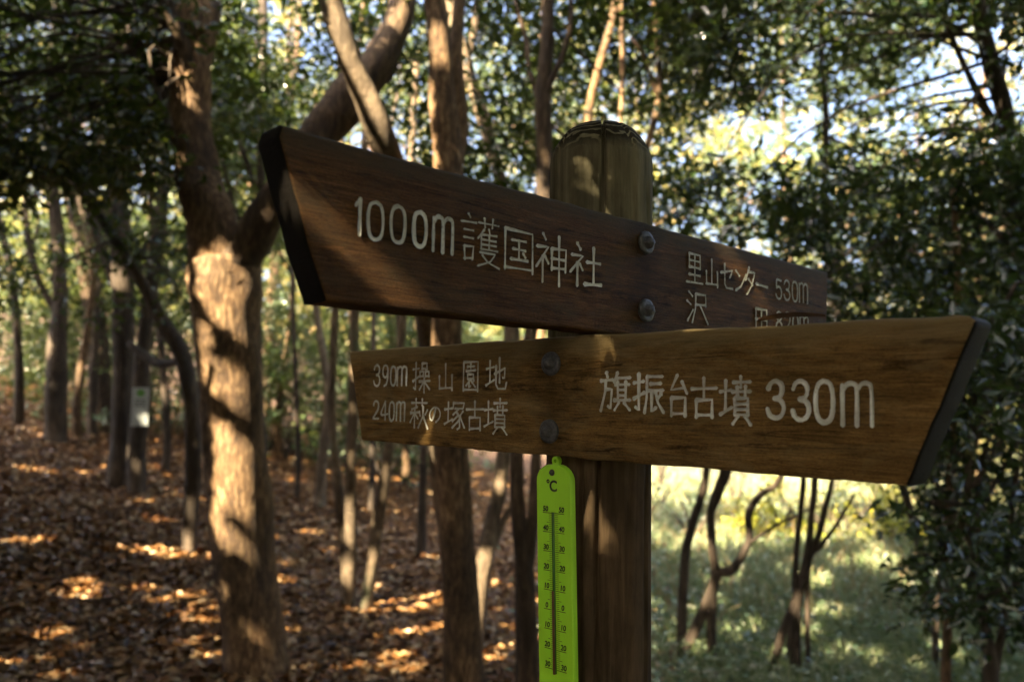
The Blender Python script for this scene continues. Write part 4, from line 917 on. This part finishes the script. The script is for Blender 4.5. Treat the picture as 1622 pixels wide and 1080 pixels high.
# middle layers of the wood, 7 to 11 m away
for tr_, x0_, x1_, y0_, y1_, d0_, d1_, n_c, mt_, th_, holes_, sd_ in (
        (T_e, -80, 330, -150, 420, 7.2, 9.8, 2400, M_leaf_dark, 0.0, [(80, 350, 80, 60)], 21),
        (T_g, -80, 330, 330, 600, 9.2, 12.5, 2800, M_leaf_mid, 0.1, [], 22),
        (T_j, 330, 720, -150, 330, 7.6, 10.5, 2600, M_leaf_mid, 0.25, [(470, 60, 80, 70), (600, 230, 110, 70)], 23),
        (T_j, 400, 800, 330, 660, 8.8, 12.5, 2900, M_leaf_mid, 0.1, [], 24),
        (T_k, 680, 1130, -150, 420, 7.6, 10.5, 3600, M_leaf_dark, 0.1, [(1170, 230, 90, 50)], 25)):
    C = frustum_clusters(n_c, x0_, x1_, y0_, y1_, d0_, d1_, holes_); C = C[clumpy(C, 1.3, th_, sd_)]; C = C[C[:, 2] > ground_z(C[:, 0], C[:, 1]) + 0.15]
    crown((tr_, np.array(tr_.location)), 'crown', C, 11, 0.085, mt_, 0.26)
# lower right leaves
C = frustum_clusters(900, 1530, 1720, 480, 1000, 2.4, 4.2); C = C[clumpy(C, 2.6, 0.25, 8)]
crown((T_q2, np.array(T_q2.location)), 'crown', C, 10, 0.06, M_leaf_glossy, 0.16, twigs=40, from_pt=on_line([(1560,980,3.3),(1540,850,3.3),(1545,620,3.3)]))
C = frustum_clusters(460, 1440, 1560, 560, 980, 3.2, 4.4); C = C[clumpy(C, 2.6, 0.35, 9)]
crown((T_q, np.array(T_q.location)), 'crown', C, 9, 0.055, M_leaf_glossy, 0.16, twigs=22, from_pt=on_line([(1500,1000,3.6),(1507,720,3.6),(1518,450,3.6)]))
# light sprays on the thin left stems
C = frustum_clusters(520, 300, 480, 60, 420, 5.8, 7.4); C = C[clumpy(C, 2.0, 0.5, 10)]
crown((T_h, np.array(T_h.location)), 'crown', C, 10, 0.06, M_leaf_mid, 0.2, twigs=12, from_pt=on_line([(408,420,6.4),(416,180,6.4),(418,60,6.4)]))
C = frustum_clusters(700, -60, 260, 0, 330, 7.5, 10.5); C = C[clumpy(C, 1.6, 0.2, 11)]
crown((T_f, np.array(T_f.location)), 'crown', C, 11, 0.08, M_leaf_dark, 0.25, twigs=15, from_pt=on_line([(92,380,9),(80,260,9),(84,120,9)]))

# ------------------------------------------------------------------ high canopy shared out between the tall trees, and the trees behind the viewer
behind = []
for k, (x, y) in enumerate([(-3.4, -1.2), (2.6, -1.8), (-7.5, 1.0), (-5.6, -4.6), (0.6, -5.2), (5.4, 1.6), (-9.8, -2.6), (-11.5, 4.5), (4.5, -6.5), (-2.8, -9), (-8.4, -8.0), (8.0, 5.2)]):
    gz = float(ground_z(x, y)); e = empty('broadleaf_tree', (x, y, gz), 'tall evergreen tree of the wood around the viewer, outside the view', 'tree', 'tall trees around the viewer')
    org = np.array([x, y, gz]); lx, ly = rng.normal(0, 0.3, 2)
    link('trunk', tube_mesh('trunk', [([org - [0, 0, 0.1], org + [lx * .3, ly * .3, 1.5], org + [lx, ly, 4], org + [lx * 1.6, ly * 1.5, 7]], [0.16, 0.12, 0.10, 0.05])], 10, 5, 0.06, org), M_bark, e)
    behind.append((e, org))
tall = [(T_main, np.array(T_main.location)), (T_e, np.array(T_e.location)), (T_mid, np.array(T_mid.location))] + behind
def canopy(n, xr, yr, zr, per, L, seed, shadow_only):
    C = np.column_stack([rng.uniform(*xr, n), rng.uniform(*yr, n), rng.uniform(*zr, n)])
    # the crowns stop where the clearing begins, so that sun reaches the far side
    if shadow_only:
        t = C[:, 2] / S[2]; Gx = C[:, 0] - S[0] * t; Gy = C[:, 1] - S[1] * t        # where its shadow meets the ground plane
        lim_y = np.where(Gx > 1.0, 7.8 - 0.35 * (Gx - 1), 14.5)
        k = (Gx > -11) & (Gx < 11) & (Gy > -2.0) & (Gy < lim_y)
        C = C[k]
    px, py, d = project(C)
    vis = (d > 0.5) & (px > -50) & (px < 1670) & (py > -30) & (py < 1100)
    C = C[~(vis & (rng.uniform(0, 1, len(C)) < 0.55))]
    C = C[~((C[:, 0] > 0.8) & (C[:, 1] > 3.5) & (rng.uniform(0, 1, len(C)) < 0.85))]
    return C
CAN = np.vstack([canopy(31000, (-18, 9), (-14, 12.5), (4.2, 8.2), 9, 0.13, 1, True), canopy(6000, (-13, 12), (-12, 6), (4.0, 8.0), 9, 0.13, 2, False)])
low_ = canopy(6000, (-14, 14), (-13, 7), (0.6, 5.0), 9, 0.13, 3, False)  # low foliage walls added outside the view to dim the skylight
rr_ = np.hypot(low_[:, 0], low_[:, 1]); az_ = np.degrees(np.arctan2(low_[:, 0], low_[:, 1]))
low_ = low_[(rr_ > 3.6) & (np.abs(az_) > 52) & (low_[:, 2] > ground_z(low_[:, 0], low_[:, 1]) + 0.3)]
CAN = np.vstack([CAN, low_])
# unseen small trees, added so their leaves give the nearer sun flecks crisp edges
def shade_boughs(targets, t0, t1, n, side, x, y, label):
    gz = float(ground_z(x, y)); e = empty('young_tree', (x, y, gz), label, 'tree'); org = np.array([x, y, gz])
    tg = np.array(targets)[rng.integers(0, len(targets), n)]
    C = tg + S * rng.uniform(t0, t1, n)[:, None] + rng.normal(0, side, (n, 3))
    px, py, d = project(C); C = C[~((d > 0.1) & (px > -160) & (px < 1780) & (py > -160) & (py < 1240))]
    top = C.mean(0)
    link('trunk', tube_mesh('trunk', [([org - [0, 0, .1], org * .5 + np.array([x, y, top[2]]) * .5 + [.05, 0, -.2], np.array([x, y, top[2]]) * .8 + top * .2, top + [0, 0, .4]], [0.06, 0.045, 0.035, 0.015])], 9, 6, 0.06, org), M_bark, e)
    crown((e, org), 'crown', C, 10, 0.085, M_leaf_dark, 0.18, clear=0.75, twigs=25, from_pt=top)
shade_boughs([P(360, y, 3.9) for y in range(380, 1100, 40)], 1.3, 3.2, 900, 0.30, -3.9, 1.9, 'small evergreen tree added for its leaf shade, to the left of the viewer, outside the view')
shade_boughs([P(700, y, 3.6) for y in range(-60, 420, 60)] + [P(x, y, 4.05) for x, y in ((600, 100), (560, 150), (520, 200), (630, 30), (310, 40), (303, 120), (315, 200), (325, 300), (500, 240))] + [P(560, y, 3.5) for y in (60, 120, 180)], 1.2, 3.4, 1000, 0.30, -3.0, -0.4, 'small evergreen tree added for its leaf shade, behind and to the left of the viewer, outside the view')
shade_boughs([PL_up.O + PL_up.e * u + [0, 0, v] for u in (-.45, -.3, -.15, 0, .15, .3, .45) for v in (-.3, -.1, .1, .25)], 1.1, 2.6, 900, 0.22, -2.0, -1.0, 'small evergreen tree added for its leaf shade, behind the viewer, outside the view')
tx = np.array([o[:2] for _, o in tall]); near = np.argmin(np.linalg.norm(CAN[:, None, :2] - tx[None], axis=2), axis=1)
for k, to in enumerate(tall):
    c = CAN[near == k]
    for part_, Lf in ((c[c[:, 1] < 4.5], 0.24), (c[c[:, 1] >= 4.5], 0.13)):
        if len(part_): crown(to, 'high_crown' if k < 3 else 'crown', part_, 10, Lf, M_leaf_dark, 0.40, 0.62, 0.75, twigs=10, from_pt=to[1] + [0, 0, 4.5])

# ------------------------------------------------------------------ far wood: individual trees beyond
def far_tree(x, y, h, r, mat, label, group, n, L, low=0.25, per=10, barkm=None, name='broadleaf_tree', trunk_r=0.11):
    gz = float(ground_z(x, y)); org = np.array([x, y, gz]); e = empty(name, org, label, 'tree', group)
    lean = rng.normal(0, 0.35, 2)
    pts = [org - [0, 0, .1], org + [lean[0] * .3, lean[1] * .3, h * .3], org + [lean[0], lean[1], h * .6], org + [lean[0] * 1.3, lean[1] * 1.2, h * .95]]
    link('trunk', tube_mesh('trunk', [(pts, [trunk_r, trunk_r * .8, trunk_r * .5, 0.02])], 9, 4, 0.06, org), barkm or M_bark, e)
    for q in range(4):
        a = rng.uniform(0, 6.28); s0 = pts[1] + (pts[2] - pts[1]) * rng.uniform(0, 1); dv = np.array([math.cos(a), math.sin(a), 0.8]) * r * 0.7
        link('limb', tube_mesh('limb', [([s0, s0 + dv * 0.5 + [0, 0, .1], s0 + dv], [trunk_r * .45, trunk_r * .3, 0.012])], 7, 4, 0.06, org), barkm or M_bark, e)
    u = norm(rng.normal(0, 1, (n, 3))); rad = rng.uniform(0.15, 1, n) ** 0.5
    C = np.array([x, y, gz + h * (low + 1) / 2]) + u * rad[:, None] * np.array([r, r, h * (1 - low) / 2])
    C = C[clumpy(C, 1.1, -0.25, rng.integers(1000))]; C = C[C[:, 2] > ground_z(C[:, 0], C[:, 1]) + 0.1]
    crown((e, org), 'crown', C, per, L, mat, 0.3, 0.5, 0.8, cull=False)
G1 = 'sunlit trees of the far wood'
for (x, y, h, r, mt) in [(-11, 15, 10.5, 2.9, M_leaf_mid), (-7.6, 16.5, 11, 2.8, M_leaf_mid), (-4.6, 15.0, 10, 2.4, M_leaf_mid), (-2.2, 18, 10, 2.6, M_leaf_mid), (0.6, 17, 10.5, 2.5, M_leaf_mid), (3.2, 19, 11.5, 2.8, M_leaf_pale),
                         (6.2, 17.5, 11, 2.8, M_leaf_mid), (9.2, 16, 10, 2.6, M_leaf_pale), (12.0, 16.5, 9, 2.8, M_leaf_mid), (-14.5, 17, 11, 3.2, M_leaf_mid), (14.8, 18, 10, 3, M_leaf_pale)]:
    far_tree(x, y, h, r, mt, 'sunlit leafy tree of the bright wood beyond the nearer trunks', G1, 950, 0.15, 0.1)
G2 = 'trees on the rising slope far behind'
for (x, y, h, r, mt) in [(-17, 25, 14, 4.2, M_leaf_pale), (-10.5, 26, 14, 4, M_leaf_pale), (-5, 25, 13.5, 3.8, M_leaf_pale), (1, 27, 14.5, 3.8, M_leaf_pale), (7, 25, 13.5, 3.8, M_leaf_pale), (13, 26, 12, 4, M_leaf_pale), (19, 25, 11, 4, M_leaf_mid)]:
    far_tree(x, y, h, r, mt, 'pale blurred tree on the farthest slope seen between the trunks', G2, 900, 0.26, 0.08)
# low evergreen shrubs in the middle distance
def bush(x, y, r, h, mat, label, group, n=170, L=0.07, per=11, cat='shrub', name='leafy_shrub'):
    gz = float(ground_z(x, y)); org = np.array([x, y, gz]); e = empty(name, org, label, cat, group)
    tb = []
    for q in range(6):
        a = rng.uniform(0, 6.28); dv = np.array([math.cos(a) * r * .7, math.sin(a) * r * .7, h * rng.uniform(.6, .95)])
        tb.append(([org - [0, 0, .05], org + dv * [.35, .35, .5], org + dv], [0.014, 0.009, 0.004]))
    link('stems', tube_mesh('stems', tb, 6, 4, 0.05, org), M_bark_dark, e)
    u = norm(rng.normal(0, 1, (n, 3))); u[:, 2] = np.abs(u[:, 2]); C = org + u * (rng.uniform(0.2, 1, n) ** 0.5)[:, None] * [r, r, h] + [0, 0, 0.05]
    C = C[clumpy(C, 2.2, -0.4, rng.integers(1000))]
    crown((e, org), 'foliage', C, per, L, mat, 0.16, 0.45, 0.7)
random.seed(5)
G3 = 'low shrubs between the left trunks'
for k in range(18):
    px = -40 + k * 46 + random.uniform(-15, 15); d = random.uniform(10.5, 13.5)
    p = P(px, 600, d); bush(p[0], p[1], random.uniform(0.9, 1.4), random.uniform(1.6, 3.0), [M_leaf_mid, M_leaf_cover, M_leaf_dark, M_leaf_mid][k % 4], 'leafy green shrub in the undergrowth behind the left trunks', G3, 270, 0.085)
G4 = 'bright bushes along the far side of the clearing'
for k in range(10):
    px = 980 + k * 66 + random.uniform(-15, 15); d = random.uniform(11.0, 13.5)
    p = P(px, 640, d); bush(p[0], p[1], random.uniform(0.8, 1.4), random.uniform(1.2, 2.3), [M_leaf_pale, M_leaf_mid, M_leaf_pale][k % 3], 'sunlit bush along the far side of the grassy clearing', G4, 230, 0.09)
G5 = 'leafy weeds in the clearing'
for k in range(13):
    px = 1030 + (k % 7) * 72 + random.uniform(-20, 20); py_ = 800 + (k // 7) * 28 + random.uniform(-12, 12); d = ground_hit(px, py_ + 20)
    p = P(px, py_, d); bush(p[0], p[1], random.uniform(0.35, 0.6), random.uniform(0.35, 0.7), [M_leaf_pale, M_leaf_cover, M_leaf_yellow][k % 3], 'knee high leafy weed in the sunlit clearing', G5, 55, 0.07, 8, 'plant', 'leafy_weed')
for k, (px, py, d, lab) in enumerate([(1225, 800, 8.6, 'bright yellow green plant under the right part of the lower board'), (1330, 790, 8.8, 'bright yellow green plant directly below the corner of the 330m lettering'), (1415, 795, 8.4, 'bright yellow green plant below the pointed end of the lower board')]):
    p = P(px, py, d); bush(p[0], p[1], 0.5, 0.55, M_leaf_yellow, lab, 'yellow green plants in the clearing', 60, 0.085, 8, 'plant', 'yellow_plant')

# ------------------------------------------------------------------ leaf litter, grass
def scatter(n, f_keep, d0, d1, x0=-80, x1=1700):
    """ground points thinning with distance"""
    d = d0 * (d1 / d0) ** rng.uniform(0, 1, n); px = rng.uniform(x0, x1, n)
    X = (px - 811) / F_PX * d; Y = d + rng.uniform(-0.2, 0.2, n); k = f_keep(X, Y); X, Y = X[k], Y[k]
    return np.column_stack([X, Y, ground_z(X, Y)])
lit = scatter(170000, lambda X, Y: X < 0.55 + 0.10 * Y + rng.normal(0, 0.35, len(X)), 2.7, 14)
n = len(lit); a = rng.uniform(0, 6.28, n)
ax = norm(np.column_stack([np.cos(a), np.sin(a), rng.normal(0.0, 0.22, n)])); nr = norm(np.column_stack([rng.normal(0, .38, n), rng.normal(0, .38, n), np.ones(n)]))
me = leaf_mesh('leaf_litter', lit + np.column_stack([np.zeros(n), np.zeros(n), rng.uniform(0.004, 0.035, n)]), ax, nr, rng.uniform(0.035, 0.085, (n, 1)), 0.48, rnd=np.clip(rng.beta(1.3, 1.5, n), 0, 1), curl=0.16)
tag(link('leaf_litter', me, M_litter), kind='stuff', label='carpet of fallen brown leaves covering the forest floor', cat='leaf litter')
def blades(P0, h, w, mat, name, label, cat):
    n = len(P0); a = rng.uniform(0, 6.28, n); hh = h * rng.uniform(.4, 1.2, n); ln = rng.normal(0, 0.5, (n, 2)) * hh[:, None]
    V = np.empty((n, 5, 3)); d = np.column_stack([np.cos(a), np.sin(a), 0 * a]) * (w * rng.uniform(.7, 1.3, n))[:, None]
    V[:, 0] = P0 - d; V[:, 1] = P0 + d
    m_ = P0 + np.column_stack([ln * .4, hh * .6]); V[:, 2] = m_ + d * .7; V[:, 3] = m_ - d * .7; V[:, 4] = P0 + np.column_stack([ln, hh * .92])
    i0 = np.arange(n)[:, None] * 5
    Fc = np.concatenate([i0 + [0, 1, 2], i0 + [0, 2, 3], i0 + [3, 2, 4]], 1).reshape(-1, 3)
    tag(link(name, np_mesh(name, V.reshape(-1, 3), Fc, 3, False, np.repeat(rng.uniform(0, 1, n), 3)), mat), label, cat, kind='stuff')
gr = scatter(95000, lambda X, Y: X > 0.75 + 0.07 * Y + rng.normal(0, 0.3, len(X)), 3.0, 15)
blades(gr, 0.20, 0.005, M_grass, 'grass', 'pale green grass of the clearing on the right', 'grass')
gd = scatter(9000, lambda X, Y: (X > 1.2 + rng.normal(0, 0.3, len(X))) & (Y > 5.2 + rng.normal(0, .6, len(X))), 5, 15)
blades(gd, 0.34, 0.004, M_drygrass, 'dry_grass', 'taller straw coloured dry grass across the clearing', 'grass')
# small ground leaves among the grass
gl = scatter(52000, lambda X, Y: X > 0.6 + rng.normal(0, 0.3, len(X)), 3.0, 12); n = len(gl); a = rng.uniform(0, 6.28, n)
me = leaf_mesh('ground_cover', gl + np.column_stack([np.zeros(n), np.zeros(n), rng.uniform(0.02, 0.16, n)]), norm(np.column_stack([np.cos(a), np.sin(a), rng.normal(0.1, 0.3, n)])), norm(np.column_stack([rng.normal(0, .5, n), rng.normal(0, .5, n), np.ones(n)])), 0.055, 0.5)
tag(link('ground_cover', me, M_leaf_cover), 'small leafy ground cover mixed into the grass of the clearing', 'ground cover', kind='stuff')
tb = []
tr_ = random.Random(4)
for _ in range(160):
    d = 2.9 * (10 / 2.9) ** tr_.random(); x = (tr_.uniform(-60, 900) - 811) / F_PX * d; a = tr_.uniform(0, 6.28); L_ = tr_.uniform(0.12, 0.5)
    q = [np.array([x + math.cos(a) * L_ * t + tr_.uniform(-.02, .02), d + math.sin(a) * L_ * t, 0]) for t in (0, .5, 1)]
    for v_ in q: v_[2] = ground_z(v_[0], v_[1]) + tr_.uniform(0.02, 0.05)
    tb.append((q, [0.006, 0.005, 0.002]))
tag(link('fallen_twigs', tube_mesh('fallen_twigs', tb, 5, 3, 0.05), M_bark_mid), 'thin dead twigs strewn over the leaf litter', 'twigs', kind='stuff')
# far tree line as one mass
Cw = np.column_stack([rng.uniform(-45, 45, 9000), rng.uniform(30, 48, 9000), np.zeros(9000)]); Cw[:, 2] = ground_z(Cw[:, 0], Cw[:, 1]) + rng.uniform(0, 1, 9000) ** 1.3 * (5.5 + 1.5 * np.sin(Cw[:, 0] * 0.45))
b, a, n_ = twig_leaves(Cw, 5, 0.4, 0.9)
tag(link('far_wood', leaf_mesh('far_wood', b, a, n_, 0.5, 0.6), M_leaf_pale), 'pale far off wood closing the view', 'woodland', kind='stuff')
# name look-alikes by their place from the left
ORD = ['first', 'second', 'third', 'fourth', 'fifth', 'sixth', 'seventh', 'eighth', 'ninth', 'tenth', 'eleventh', 'twelfth', 'thirteenth', 'fourteenth', 'fifteenth', 'sixteenth', 'seventeenth', 'eighteenth']
short = {G1: 'sunlit leafy tree of the bright wood', G2: 'pale blurred tree on the farthest slope', G3: 'leafy green shrub behind the left trunks', G4: 'sunlit bush on the far side of the clearing', G5: 'leafy weed in the sunlit clearing', G6: 'thin bare sapling deep in the left wood'}
for g_, base_ in short.items():
    os_ = sorted([o for o in scene.objects if o.parent is None and o.get('group') == g_], key=lambda o: float(project(np.array(o.location))[0][0]))
    for k, o in enumerate(os_): o['label'] = base_ + ', ' + ORD[k] + ' from the left'
print('leaves', NLEAF, 'tris', sum(len(o.data.polygons) for o in scene.objects if o.type == 'MESH'))
